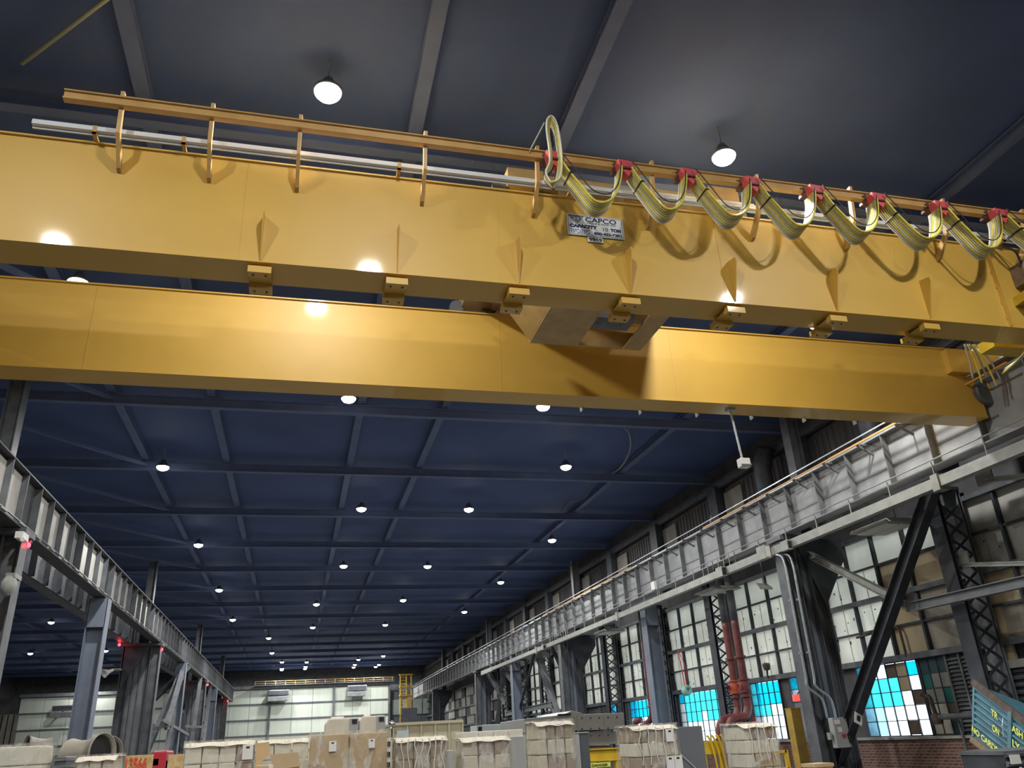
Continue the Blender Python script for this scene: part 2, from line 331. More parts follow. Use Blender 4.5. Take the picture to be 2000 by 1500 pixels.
for bi, y in enumerate(FR):
    if y < 10 or y > 96: continue
    n = 4 if y < 60 else 3; wd = (6.15-0.75)/n
    for c in range(n):
        ya = y+0.42+c*wd
        if y < 70: MB().box(XW-0.12, XW+0.0, ya-.05, ya+.03, 3.2, 6.75).build('mullion', DRK, wr)
        for r, (z0, z1) in enumerate(rows):
            mt = WHP[random.choice((0, 0, 1, 1, 2))]; tl = random.uniform(-.02, .02)
            if y < 17: mt = PLY[(c+r) % 2] if r < 2 else WHP[1]
            elif y < 18:
                mt = WHP[0] if r < 2 else WHP[1]
                if c == 1 and r < 3: mt = PLY[0]
                if c == 0 and r < 3: mt = PLY[1] if r < 2 else PLY[0]
            elif y > 58: mt = WHP[1] if (c+r) % 3 else SPAN
            k = (y, c)
            y1 = ya+.01; y2 = ya+wd-.03
            p = MB().hexa([(XW+tl, y1, z0-.04), (XW+.05, y1, z0-.04), (XW+.05, y2, z0-.04), (XW-tl, y2, z0-.04), (XW-tl*.5, y1, z1+.04), (XW+.05, y1, z1+.04), (XW+.05, y2, z1+.04), (XW+tl, y2, z1+.04)]).build('wall_panel', mt, wr)
            if mt in WHP and y < 45 and r < 3:
                g = MB()
                for q in range(random.randint(1, 4)):
                    a = random.uniform(y1+.1, y2-.1); z = random.uniform(z0+.1, z1-.15); s = random.uniform(.012, .03)
                    g.box(XW-.035, XW-.02, a, a+s*1.3, z, z+s*random.uniform(1, 4))
                g.build('hole', DRT, p)
                MB().box(XW-.035, XW-.015, (y1+y2)/2, (y1+y2)/2+.02, z0+.02, z1-.02).build('seam', mt, p)
# louvres and boarded lower bays
def louvre(y0, y1, z0, z1, par):
    n = int((z1-z0)/.1)
    l = MB().box(XW+.0, XW+.06, y0, y1, z0, z1).build('louvre', DRK, par)
    a = MB().bar((XW-.03, y0, z0+.05), (XW-.03, y1, z0+.05), .012, .1, (.7, 0, .7)).build('slat', WOOD if False else GRY2, l)
    for k in range(1, n): share(a, 'slat', (0, 0, k*.1), l)
    for yy in (y0, (y0+y1)/2, y1): MB().box(XW-.08, XW-.02, yy-.03, yy+.03, z0, z1).build('louvre_post', GRY2, l)
louvre(17.75, 18.72, 1.25, 3.1, wr); louvre(30.25, 31.2, 1.5, 3.1, wr); louvre(35.55, 36.9, 1.3, 3.1, wr); louvre(41.3, 42.1, 1.3, 3.1, wr); louvre(44.4, 45.6, 1.3, 3.1, wr)
# corrugated siding low in the nearest bay, and its header
sd = MB().box(XW+.0, XW+.1, 9, 17.2, .2, 2.6).build('low_siding', DRK, wr)
a = MB().tube([(XW-.02, 9, .3), (XW-.02, 17.2, .3)], .05, 6).build('siding_rib', DRK2, sd)
for k in range(1, 15): share(a, 'siding_rib', (0, 0, k*.16), sd)
MB().box(XW-.15, XW, 9, 17.3, 2.6, 2.78).build('header', GRY3, wr)
MB().box(XW-.03, XW+.05, 16.5, 16.9, 2.78, 4.05).build('plank', PLY[0], wr)
# windows: numbered, frame + panes + bars
wn = [0]
def window(y0, y1, z0, z1, cols, nr, pick, bars=True):
    wn[0] += 1
    w = struct(MB().box(XW-.03, XW+.05, y0-.06, y0, z0, z1).box(XW-.03, XW+.05, y1, y1+.06, z0, z1).box(XW-.03, XW+.05, y0, y1, z0-.05, z0).box(XW-.03, XW+.05, y0, y1, z1, z1+.05).build('window_%d' % wn[0], DRK))
    dy = (y1-y0)/cols; dz = (z1-z0)/nr; base = {}
    for c in range(cols):
        for r in range(nr):
            mt = pick(c, r)
            if mt is None: continue
            if mt.name not in base:
                base[mt.name] = (MB().box(XW+.005, XW+.015, y0+c*dy+.012, y0+(c+1)*dy-.012, z0+r*dz+.012, z0+(r+1)*dz-.012).build('pane', mt, w), c, r)
            else:
                b, c0, r0 = base[mt.name]; share(b, 'pane', (0, (c-c0)*dy, (r-r0)*dz), w)
    if bars:
        for c in range(1, cols): MB().box(XW-.015, XW+.03, y0+c*dy-.012, y0+c*dy+.012, z0, z1).build('glazing_bar', DRK, w)
        for r in range(1, nr): MB().box(XW-.012, XW+.03, y0, y1, z0+r*dz-.011, z0+r*dz+.011).build('glazing_bar', DRK, w)
    return w
def p1(c, r):      # nearest bright window, columns from near to far, rows from the sill up
    t = ['WBWWB', 'WWWWP', 'BCCPC', 'WCPPC', 'CRYWC'][r][c]
    return {'W': GWH, 'B': PBR if c == 1 else GPB, 'P': GPB, 'C': GCY2 if r < 3 else GCY, 'R': PCR, 'Y': PBR}[t]
window(19.9, 22.55, 1.2, 3.1, 6, 5, lambda c, r: {'W': GWH, 'X': PBR, 'P': GPB, 'C': GCY2, 'D': GCY, 'R': PLY[0]}[['WXWWPP', 'WWWWPP', 'XWCCCC', 'WRCCCD', 'DRXWWD'][r][c]])
window(18.8, 19.8, 1.2, 3.1, 3, 5, lambda c, r: [[PDK, PCR, PCR], [PBR, PCR, PCR], [PGN, PGY, PGY], [PGY, PGY, PGN], [PDK, PDK, PDK]][r][c])
window(24.9, 26.3, 2.35, 3.1, 3, 2, lambda c, r: GCY if r else (PBR if c == 1 else GWH))
window(27.0, 29.0, 1.2, 3.1, 5, 5, lambda c, r: (GCY if c < 4 else GCY2) if r > 2 else (GCY2 if (r == 2 and c > 1) else GWH))
window(31.3, 35.3, 1.2, 3.1, 8, 5, lambda c, r: (GCY2 if r > 2 else (GWH if r < 2 else (GCY2 if c != 3 else GWH))) if c < 7 else (GCY if r == 4 else GWH))
window(37.0, 41.2, 1.2, 3.1, 8, 5, lambda c, r: GCY if r > 2 else GWH)
window(43.2, 44.3, 1.2, 3.1, 2, 5, lambda c, r: GCY if r > 2 else GWH)
window(49, 53.2, 1.2, 3.1, 6, 5, lambda c, r: PGY if (c+r) % 3 else GWH)
window(55.4, 59.8, 1.2, 3.1, 6, 5, lambda c, r: PGY if (c+r) % 4 else GPB)
window(62, 66, 1.2, 3.1, 6, 5, lambda c, r: PGY if (c+r) % 3 else GWH)

# ---------------------------------------------------------------- far wall
wf = struct(MB().box(-34, 11.6, YF+.15, YF+.4, 0, 9.0).build('wall_far', SPAN))
fb = None; fy = [0.05+1.78*k for k in range(6)]
posts = [-31, -20.6, -10.2, -3.1, 4.6, 11.5]
for a, b in zip(posts, posts[1:]):
    n = max(2, round((b-a)/2.7)); d = (b-a-.2)/n
    for c in range(n):
        for z in fy[:5]:
            hh = 1.68 if z < 7 else 1.6
            p = MB().box(a+.12+c*d, a+.08+(c+1)*d, YF, YF+.1, z+.06, z+.06+hh).build('wall_sheet', FARW, wf)
    for z in fy: MB().box(a, b, YF-.12, YF+.05, z-.07, z+.09).build('wall_girt', DRK2, wf)
    MB().box(b-.12, b+.12, YF-.3, YF, 0, 9.05).build('wall_post', DRK2, wf)
MB().box(-31, 11.6, YF-.2, YF+.2, 8.95, 9.3).build('head_beam', GRY2, wf)
MB().box(11.6, 17, YF+1, YF+1.3, 0, 9.0).build('recess_wall', DRK2, wf)
for k in range(4): MB().box(12.0+k*1.32, 13.2+k*1.32, YF+.8, YF+1, 5.3, 7.1).build('recess_sheet', FARG, wf)
for k in range(5): MB().box(-34+.4+k*.6, -34+.85+k*.6, YF-.1, YF+.1, 2.6, 7.2).build('side_sheet', UPL, wf)
for x, z in ((-26, 7.3), (1.9-4, 8.1), (7.4, 8.3)):
    h = root('unit_heater', (x, YF-.9, z), 'grey box heater hung on the pale end wall, %s' % ('left of the big column' if x < -20 else 'left of the middle post' if x < 0 else 'near the right post'), 'heater')
    MB().box(x-1.2, x+1.2, YF-1.2, YF-.5, z, z+.6).build('housing', GRY2, h, bevel=.05)
    MB().box(x-1.3, x+1.0, YF-1.3, YF-.5, z-.7, z-.15).build('duct', GRY2, h, bevel=.04)
    MB().box(x-1.1, x+1.1, YF-1.23, YF-1.2, z+.1, z+.5).build('grille', DRK, h)
    MB().box(x-.05, x+.05, YF-.7, YF-.1, z+.3, z+.4).build('wall_arm', DRK, h)

# ---------------------------------------------------------------- runway girders
RT0, RB0 = 8.40, 7.03                              # top and bottom of both runways
def runway(x, side, label, y0, y1, step, col, flip):
    g = MB(); g.ibeam((x, y0, (RT0+RB0)/2), (x, y1, (RT0+RB0)/2), RT0-RB0, 0.42, .035, .03)
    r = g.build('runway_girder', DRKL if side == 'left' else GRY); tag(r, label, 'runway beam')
    y = y0+.4; n = 0; b = None
    while y < min(y1, 100):
        if b is None:
            b = MB().box(x-.2, x+.2, y-.012, y+.012, RB0+.04, RT0-.04).build('stiffener', DRK2 if side == 'left' else GRY2, r); yb = y
        else: share(b, 'stiffener', (0, y-yb, 0), r)
        y += step
    MB().box(x-.035, x+.035, y0, y1, RT0, RT0+.12).build('rail', GALV, r)
    return r
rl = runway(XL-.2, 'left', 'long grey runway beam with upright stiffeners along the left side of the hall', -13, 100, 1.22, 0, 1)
rr = runway(XR, 'right', 'long grey runway beam along the window wall carrying the right end of the crane', -13, 109, 1.53, 0, -1)
# lamp light on the left web painted as pale plates between stiffeners, conduit along its lower flange
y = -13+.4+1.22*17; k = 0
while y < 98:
    if k % 4 != 3: MB().box(XL-.175, XL-.15, y+.52, y+1.19, RB0+.12, RT0-.12).build('lit_web_patch', LITWEB, rl)
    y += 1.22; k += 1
cd = MB().tube([(XL+.02, -5, RB0+.09), (XL+.02, 98, RB0+.09)], .022, 6).build('conduit', DRK2, rl)
a = MB().box(XL-.02, XL+.05, 13, 13.4, RB0+.045, RB0+.07).build('conduit_clip', GRY3, rl)
for k in range(1, 60): share(a, 'conduit_clip', (0, k*1.4, 0), rl)
# rear girder of the next aisle on the same columns
g2l = MB().ibeam((-8.4, -13, 7.55), (-8.4, 100, 7.55), 1.1, .4, .035, .03).build('runway_girder', DRK2)
tag(g2l, 'dark runway beam of the left aisle behind the nearer grey one', 'runway beam')
a = MB().box(-8.6, -8.2, 1, 1.02, 7.1, 8.0).build('stiffener', DRK2, g2l)
for k in range(1, 60): share(a, 'stiffener', (0, k*1.6, 0), g2l)
# conductor bars and rods on the right runway
cb = root('conductor_bar', (XR-.45, 12, 8.3), 'thin orange conductor bars on brackets along the right runway beam', 'conductor bar')
MB().box(XR-.50, XR-.46, 12, 26, 8.30, 8.34).build('bar', mat('orange insulator', (.62, .33, .10), .5), cb)
MB().box(XR-.50, XR-.46, 33, 47, 8.30, 8.34).build('bar', MATS['orange insulator'], cb)
MB().box(XR-.47, XR-.44, 12, 104, 8.47, 8.50).build('bar', GALV, cb)
MB().box(XR+.42, XR+.46, 12, 19.5, 8.75, 8.79).build('bar', MATS['orange insulator'], cb)
a = MB().bar((XR-.48, 14, 8.3), (XR-.02, 14, 8.05), .04, .05).bar((XR-.48, 14, 8.3), (XR-.02, 14, 8.33), .04, .03).build('bar_bracket', GRY2, cb)
for k in range(1, 45): share(a, 'bar_bracket', (0, k*1.53, 0), cb)
a = MB().bar((XR-.015, 13, 7.55), (XR-.04, 109, 7.55), .03, .05).build('web_angle', GRY2, cb)
# cable rail on the lower flange
# wireway hung below on rods
wwy = root('wireway', (XR-.2, 9, 6.55), 'pale grey cable trunking hung on rods below the right runway beam', 'cable trunking')
MB().box(XR-.32, XR-.12, 9, 34, 6.50, 6.74).build('trunk', GRY3, wwy); MB().box(XR-.32, XR-.12, 34, 62, 6.50, 6.72).build('trunk', GRY3, wwy)
MB().box(XR-.34, XR-.10, 62, 66, 6.45, 6.75).build('trunk', GRY3, wwy)
a = MB().tube([(XR-.22, 10.2, 6.7), (XR-.22, 10.2, 7.15)], .016, 6).build('hanger_rod', GRY3, wwy)
for k in range(1, 34): share(a, 'hanger_rod', (0, k*1.6, 0), wwy)
for yy in (24.6, 25.0, 25.4, 25.8, 26.2, 26.6, 27.0, 43.5, 43.9, 44.3, 44.7, 45.1, 46, 46.4, 46.8): share(a, 'hanger_rod', (0, yy-10.2, 0), wwy)
MB().tube([(XR-.26, 9, 7.17), (XR-.26, 104, 7.17)], .018, 6).build('conduit', GRY3, wwy)
for y, s in ((14.8, .22), (35.6, .2), (49.5, .2)): MB().box(XR-.36, XR-.08, y, y+s, 6.42, 6.8).build('trunk_joint', GRY3, wwy)
for y, lab, sx, sy, sz in ((22.2, 'grey electrical cabinet with shiny labels at the head of the big right column', .34, .5, .42), (21.0, 'smaller pale junction box on the trunking right of the column', .26, .36, .3), (25.1, 'grey junction box on the trunking left of the column with a dark screen', .3, .45, .34), (47.5, 'small pale fitting box on the trunking above the second column', .25, .4, .3)):
    b = root('junction_box', (XR-.34, y, 6.5), lab, 'electrical box')
    MB().box(XR-.36-sx/2, XR-.33, y, y+sy, 6.42, 6.42+sz).build('body', GRY3, b, bevel=.012)
    MB().box(XR-.34-sx/2, XR-.35, y-.012, y, 6.46, 6.42+sz-.05).build('face', WHT if y == 22.2 else BLK, b)
# flat luminaires under the trunking
def troffer(y, lab):
    t = root('flat_light_fixture', (15.2, y, 6.3), lab, 'light fixture')
    MB().prism([(14.6, y-.7, 6.42), (15.5, y-.7, 6.42), (15.65, y-.8, 6.3), (14.45, y-.8, 6.3)], (0, 1.5, 0)).build('housing', GRY3, t)
    for k in range(2): MB().box(14.62+k*.48, 15.02+k*.48, y-.65, y+.6, 6.26, 6.3).build('diffuser', WHT, t)
    for s in (-.5, .4): MB().tube([(15.05, y+s, 6.4), (15.05, y+s, 7.1), (14.7, y+s, 7.1)], .012, 5).build('hanger', DRK, t)
troffer(18.0, 'flat grey unlit light fixture under the runway beside the dark diagonal brace')
troffer(27.6, 'flat grey unlit light fixture above the pair of red pipes')
troffer(39.2, 'flat grey unlit light fixture left of the blue grey post, farthest of three')

# ---------------------------------------------------------------- big columns
def big_column(x0, x1, y, label, lit):
    c = root('steel_column', ((x0+x1)/2, y, 0), label, 'column'); s = 1 if x1 > x0 else -1
    MB().ibeam((x0+s*.22, y, 0), (x0+s*.22, y, RB0-.02), .44, .5, .03, .02, up=(1, 0, 0)).build('front_shaft', DRK2, c)
    MB().ibeam((x1-s*.22, y, 0), (x1-s*.22, y, RB0-.02), .44, .5, .03, .02, up=(1, 0, 0)).build('rear_shaft', DRK2, c)
    xu = -7.62 if s < 0 else 15.6
    MB().ibeam((xu, y, RB0-.02), (xu, y, 11.17), .4, .4, .03, .02, up=(1, 0, 0)).build('upper_shaft', DRK2, c)
    MB().box(min(x0+s*.44, x1-s*.44), max(x0+s*.44, x1-s*.44), y-.02, y+.02, 0, RB0-.05).build('web_plate', GRY2 if lit else BLU, c)  # grey web paint for the left row, blue grey for the right
    for k in range(3): MB().box(min(x0+s*.5, x1-s*.5)+.1+k*.28, min(x0+s*.5, x1-s*.5)+.14+k*.28, y-.08, y-.02, 0, RB0-.3).build('rib', DRK2, c)
    MB().box(min(x0, x1)-.1, max(x0, x1)+.1, y-.4, y+.4, RB0-.16, RB0-.02).build('cap_plate', DRK2, c)
    MB().prism([(x0+s*.44, y-.3, 6.9), ((16.4 if s > 0 else x1-s*.1), y-.3, 6.9), ((16.4 if s > 0 else x1-s*.1), y-.3, 6.3), (x1-s*.1, y-.3, 4.9)], (0, .05, 0)).build('haunch', DRK, c)
    MB().box(min(x0, x1)-.2, max(x0, x1)+.2, y-.5, y+.5, 0, .05).build('base_plate', DRK2, c)
    return c
RN = ['', 'first big dark runway column at the window wall, conduits run down it', 'second big dark column along the window wall, left of the blue grey post', 'third big dark column along the window wall, behind the knee braces', 'farthest big dark column of the window wall']
LN = ['', 'big dark runway column cut by the left edge of the picture', 'big ribbed grey column in the left row, right of the blue grey post', 'third big column of the left row, behind the grey trestle posts', 'farthest big dark column of the left row before the pale end wall']
for i, y in enumerate(COL):
    if i == 0: continue
    big_column(14.3, 15.55, y, RN[i], False); big_column(-6.75, -8.5, y, LN[i], True)
for x, y, lab in ((15.3, 34.6, 'flat blue grey steel post under the right runway, lower end teal'), (-7.0, 32.0, 'flat blue grey steel post under the left runway beam'),
                  (-7.0, 55.5, 'blue grey post under the left runway, behind the ribbed column'), (14.7, 57.0, 'tall blue grey post under the right runway among the knee braces'),
                  (-7.0, 78, 'slim blue grey post of the left row, just before the last column')):
    p = MB().ibeam((x, y, 0), (x, y, 7.0 if x > 0 else 7.0), .62, .6, .03, .025, up=(1, 0, 0)).build('steel_post', BLU); tag(p, lab, 'post')
    MB().box(x-.3, x+.3, y-.3, y-.27, 6.0, 7.0).build('head_plate', BLU, p); MB().box(x-.4, x+.4, y-.4, y+.4, 0, .04).build('base_plate', BLU, p)
# trestle of grey members between the second and third left columns
t = root('trestle_frame', (-7.3, 60, 0), 'grey trestle of leaning struts and cross bars right of the ribbed left column', 'steel frame')
for p, q in (((-6.7, 50, 3.2), (-6.9, 56, 6.9)), ((-8.2, 50, 0), (-6.9, 56, 6.9)), ((-6.6, 49, 0), (-6.7, 52, 4.1)), ((-6.7, 60, 0), (-6.8, 57, 4.3)), ((-6.7, 62, 0), (-6.9, 66, 6.9)), ((-8.4, 54, 4.6), (-6.7, 57, 7.0)), ((-6.7, 70, 0), (-6.9, 74, 6.9))):
    MB().ibeam(p, q, .28, .24, .02, .02).build('strut', GRY2, t)
for p, q in (((-8.4, 50, 3.4), (-6.2, 66, 3.6)), ((-6.7, 48, 3.5), (-6.7, 60, 3.0)), ((-8.4, 50, 3.0), (-6.6, 50, 3.3)), ((-7, 48, 1.9), (-7, 60, 1.9))):
    MB().bar(p, q, .14, .16).build('cross_bar', GRY2, t)
for a, b, lab in ((50, 60, 'near'), (62, 73, 'far')):
    MB().tube([(-8.1, a, .3), (-8.1, a, 5.6)], .04, 6).build('pipe', GRY3, t)
# lattice columns
def lattice(y, lab, h=7.0):
    c = root('lattice_column', (16.1, y, 0), lab, 'column')
    for x in (15.72, 16.38): MB().ibeam((x, y, 0), (x, y, h), .12, .46, .02, .02, up=(1, 0, 0)).build('chord', DRK if x < 16 else GRY2, c)
    k = 0; z = .3; a = b = None
    while z < h-.6:
        if a is None:
            a = MB().bar((15.76, y-.2, z), (16.34, y-.2, z+.42), .05, .05, (0, 1, 0)).build('lacing', DRK, c); b = MB().bar((16.34, y-.19, z), (15.76, y-.19, z+.42), .05, .05, (0, 1, 0)).build('lacing', DRK, c)
        else: share(a, 'lacing', (0, 0, k*.42), c); share(b, 'lacing', (0, 0, k*.42), c)
        k += 1; z += .42
    MB().box(15.66, 16.44, y-.25, y+.25, h, h+.08).build('cap', DRK, c)
    return c
LT = [(16.85, 'nearest lattice column, right of the long dark diagonal brace'), (29.7, 'lattice column left of the pair of red pipes'), (35.85, 'lattice column just right of the flat blue grey post'), (42.0, 'lattice column between the blue grey post and the second big column'),
      (48.15, 'lattice column left of the second big column'), (54.3, 'lattice column behind the crossing knee braces'), (60.45, 'lattice column farther along, beside the tall blue grey post'), (66.6, 'lattice column next to the third big column'), (75, 'farthest lattice column of the window wall, beyond the third big column')]
for y, lab in LT: lattice(y, lab)
# diagonal braces on the right
def brace(p, q, w, mt, lab, nm='diagonal_brace', cat='brace', plates=True):
    b = MB().ibeam(p, q, w, w*.8, .025, .02).build(nm, mt); tag(b, lab, cat)
    if plates:
        q2 = V(q)
        MB().box(q2.x-.02, q2.x+.02, q2.y-.25, q2.y+.25, q2.z-.1, q2.z+.3).build('gusset_plate', mt, b)
    return b
brace((15.0, 22.6, .1), (15.0, 16.0, 6.75), .34, DRK, 'long black diagonal brace crossing the bright window, lower left to upper right')
brace((15.2, 18.1, 4.35), (15.2, 22.3, 6.75), .2, GRY3, 'pale grey diagonal strut from the first big column down to the black brace')
brace((15.25, 10.5, 4.2), (15.25, 17.9, 4.25), .24, GRY2, 'grey horizontal strut running right from the black diagonal brace', 'horizontal_strut', 'strut')
brace((15.3, 13.2, 4.4), (15.9, 16.6, 5.05), .1, GRY3, 'thin pale angle joining the horizontal strut and the nearest lattice column', 'angle_strut', 'strut')
brace((15.9, 11, 5.9), (15.9, 15.2, 6.8), .12, GRY3, 'thin pale angle under the runway near the right edge of the picture', 'angle_strut', 'strut')
for p, q, w, mt, lab in (((15.1, 47, .4), (15.1, 52.5, 6.7), .42, GRY2, 'wide grey knee brace rising left from behind the grey machine'),
                     ((15.1, 46.5, 4.4), (15.1, 49.3, 6.7), .2, DRK, 'thin black strut beside the wide grey knee brace'),
                     ((14.9, 52.6, 6.7), (14.9, 57, 3.6), .16, DRK, 'thin black diagonal strut right of the tall blue grey post'),
                     ((15, 57.2, 4.6), (15, 62, 6.7), .3, GRY2, 'grey knee brace left of the tall blue grey post'),
                     ((15, 66.5, .5), (15, 61.6, 6.7), .3, DRK2, 'dark sloping leg left of the tall blue grey post'),
                     ((15, 61.7, 4.2), (15, 67, 6.7), .34, GRY2, 'grey knee brace at the top of the third big column')):
    brace(p, q, w, mt, lab)
brace((15.1, 49.7, 3.5), (15.1, 62, 3.4), .3, GRY2, 'grey horizontal strut between the knee braces under the right runway', 'horizontal_strut', 'strut')

# upper wall furniture above the runway
uw = 0
for i, y in enumerate(FR):
    if y < 16 or y > 100: continue
    MB().box(16.3, 16.7, y-.9, y-.2, 7.7, 10.8).build('upper_column', DRK, wr)
    if y > 28: MB().box(XW+.02, XW+.1, y-2.4, y-1.0, 8.3, 10.45).build('upper_sheet', UPL, wr)
    if y > 28 and i % 2 == 0 or y > 28:
        g = MB().tube(bez([(16.4, y+.1, 8.2), (16.4, y+.05, 9.2), (16.35, y-.2, 9.6), (16.4, y-.35, 10.3)], 5), .06, 7).build('downpipe', GALV if i % 2 else GRY2, smooth=True)
        tag(g, 'slender bent downpipe on the upper wall above the runway, %s of its row' % ORD[uw], 'pipe', 'bent downpipes above the right runway'); uw += 1
for y, lab in ((18.6, 'near'), (24.5, 'far')):
    g = MB()
    pts = bez([(16.2, y, 10.9), (16.0, y+.1, 10.2), (16.1, y+.2, 9.2), (16.3, y+.2, 8.2)], 6)
    g.tube(pts, .32, 10); o = g.build('vent_duct', DRK, smooth=True); tag(o, 'dark bent duct on the upper wall behind the runway, the %s of two' % lab, 'duct')

# ---------------------------------------------------------------- bridge crane
cr = root('bridge_crane', (4, 11.5, 7.55), 'big yellow overhead bridge crane of two box girders spanning the hall', 'crane')
GT = 9.19; GB = 7.55
def girder(y, x0, x1, near):
    w = .54
    g = MB().box(x0, x1, y+.005, y+.02, GB+.02, GT-.02).box(x0, x1, y+w-.02, y+w-.005, GB+.02, GT-.02).box(x0, x1, y-.012, y+w+.01, GB, GB+.02).box(x0, x1, y-.03, y+w+.03, GT-.025, GT)
    g.box(x0, x0+.02, y+.02, y+w-.02, GB+.02, GT-.02); g.box(x1-.02, x1, y+.02, y+w-.02, GB+.02, GT-.02)
    go = g.build('girder', YEL, cr); go['label'] = 'nearer girder with capacity sign' if near else 'farther girder, half in the shadow of the trolley'
    for k in range(-1, 4): MB().box(-4.6+k*3.55+(0 if near else .9), -4.592+k*3.55+(0 if near else .9), y-.0, y+.006, GB+.02, GT-.03).build('weld_seam', YEL, go)
    return go
g1 = girder(9.4, -6.7, 14.3, True); g2 = girder(13.15, -6.7, 14.35, False)
# trolley rails
for y in (9.67, 13.42): MB().box(-6.5, 14, y-.03, y+.03, GT, GT+.09).build('trolley_rail', GALV, cr)
# web gussets and flange clips, one every 1.8 m
for x in (-.77, 1.03, 2.76, 4.46, 6.18, 7.97, 9.72):
    gu = MB().prism([(x-.006, 9.405, GB+.03), (x-.006, 9.405, 8.30), (x-.006, 9.18, 8.25), (x-.006, 9.17, 8.18), (x-.006, 9.385, GB+.03)], (.014, 0, 0)).build('gusset', YEL, g1)
    c = MB().box(x-.15, x+.15, 9.405, 9.53, GB-.15, GB-.05).box(x-.12, x+.12, 9.45, 9.56, GB-.05, GB).box(x-.14, x+.14, 9.53, 9.80, GB-.075, GB-.06).box(x-.12, x+.12, 9.80, 9.88, GB-.06, GB).box(x-.15, x+.15, 9.80, 9.99, GB-.15, GB-.06).build('flange_clip', YEL, g1, bevel=.004)
    for s_ in (-.08, .08):
        for yy in (9.48, 9.9): MB().tube([(x+s_, yy, GB-.165), (x+s_, yy, GB-.15)], .015, 6).build('bolt', DRK2, c)
for k in range(-2, 9):
    x = 1.4+1.25*k
    if x > 5: MB().prism([(x, 13.69, GB-.06), (x+.09, 13.69, GB+.03), (x-.01, 13.69, GB+.03)], (0, .12, 0)).build('walkway_bracket', GRY3, g2)
# festoon track with brackets
ft = MB().box(-3.32, 12.5, 8.93, 8.97, 9.46, 9.60).box(-3.32, 12.5, 8.90, 9.0, 9.585, 9.605).box(-3.32, 12.5, 8.90, 9.0, 9.455, 9.475).build('festoon_track', TRK, cr)
for i, x in enumerate((-2.65, -1.53, -.38, 1.36, 3.03, 4.87, 6.68, 8.41, 10.23, 11.9)):
    b = MB().prism([(x-.015, 9.40, 8.74), (x-.015, 9.40, 8.84), (x-.015, 9.10, 9.14), (x-.015, 9.04, 9.47), (x-.015, 8.99, 9.70), (x-.015, 8.92, 9.70), (x-.015, 8.97, 9.44), (x-.015, 9.02, 9.10), (x-.015, 9.32, 8.76)], (.05, 0, 0))
    b.box(x-.09, x-.015, 9.005, 9.02, 9.62, 9.68); b.build('track_bracket', TRK, ft)
cdt = MB().box(-3.72, 12.4, 9.215, 9.275, 9.245, 9.315).box(-3.72, 12.4, 9.275, 9.295, 9.215, 9.25).build('conduit_rail', mat('bright galvanised rail', (.66, .70, .74), .4), cr)
for x in (-3.0, -1.9, 1.0, 3.6, 7.2, 9.6, 11.6): MB().box(x, x+.05, 9.21, 9.44, GT, GT+.03).box(x, x+.05, 9.21, 9.225, GT, GT+.13).build('rail_stop', TRK, cr)
for x in (-.9, -.2): MB().box(x, x+.12, 9.42, 9.5, GT, GT+.03).build('rail_clip', TRK, cr)
# sign plates on the near girder
sg = root('capacity_sign', (4.0, 9.38, 8.5), 'white rectangular capacity sign with dark blue lettering on the near yellow girder', 'sign')
sb = MB().box(3.565, 4.465, 9.375, 9.39, 8.50, 8.87).build('plate', SGN, sg)
fr_ = MB()
for a in ((3.58, 4.45, 8.515, 8.520), (3.58, 4.45, 8.85, 8.855)): fr_.box(a[0], a[1], 9.372, 9.376, a[2], a[3])
for a in ((3.58, 3.585), (4.445, 4.45)): fr_.box(a[0], a[1], 9.372, 9.376, 8.515, 8.855)
fr_.build('border', INK, sg)
X_, Z_ = (1, 0, 0), (0, 0, 1)
text('lettering', 'CAPCO', .115, (3.86, 9.373, 8.755), X_, Z_, INK, sg, w=.50, bold=.002)
text('lettering', 'CRANE & HOIST INC.', .04, (3.88, 9.373, 8.715), X_, Z_, INK, sg, w=.48)
text('lettering', 'CAPACITY', .075, (3.60, 9.373, 8.635), X_, Z_, INK, sg, w=.44, bold=.005)
text('lettering', '10', .09, (4.13, 9.373, 8.615), X_, Z_, BLK, sg, w=.08)
text('lettering', 'TON', .075, (4.25, 9.373, 8.615), X_, Z_, INK, sg, w=.17, bold=.005)
text('lettering', '800-422-7201', .06, (3.98, 9.373, 8.535), X_, Z_, INK, sg, w=.44, bold=.003)
ln = MB()
for k in range(3):
    for q in range(9):
        if (q+k) % 5 != 4: ln.box(3.61+q*.034, 3.61+q*.034+.026, 9.373, 9.376, 8.60-.026*k-.012, 8.60-.026*k)
ln.build('small_print', INK, sg)
lg = MB()
for a, b in (((3.60, 8.84), (3.83, 8.84)), ((3.83, 8.84), (3.715, 8.70)), ((3.715, 8.70), (3.60, 8.84)), ((3.64, 8.82), (3.79, 8.82)), ((3.79, 8.82), (3.715, 8.73)), ((3.715, 8.73), (3.64, 8.82)), ((3.70, 8.81), (3.73, 8.79)), ((3.73, 8.79), (3.70, 8.775)), ((3.70, 8.775), (3.73, 8.755))):
    lg.bar((a[0], 9.374, a[1]), (b[0], 9.374, b[1]), .004, .010, Z_ if abs(a[1]-b[1]) < .01 else X_)
lg.build('emblem', INK, sg)
s2 = root('number_tag', (3.99, 9.38, 8.40), 'small white tag with black number under the capacity sign', 'sign')
MB().box(3.87, 4.11, 9.375, 9.39, 8.40, 8.485).build('plate', SGN, s2)
text('lettering', '9969', .085, (3.885, 9.373, 8.412), X_, Z_, BLK, s2, w=.21, bold=.002)
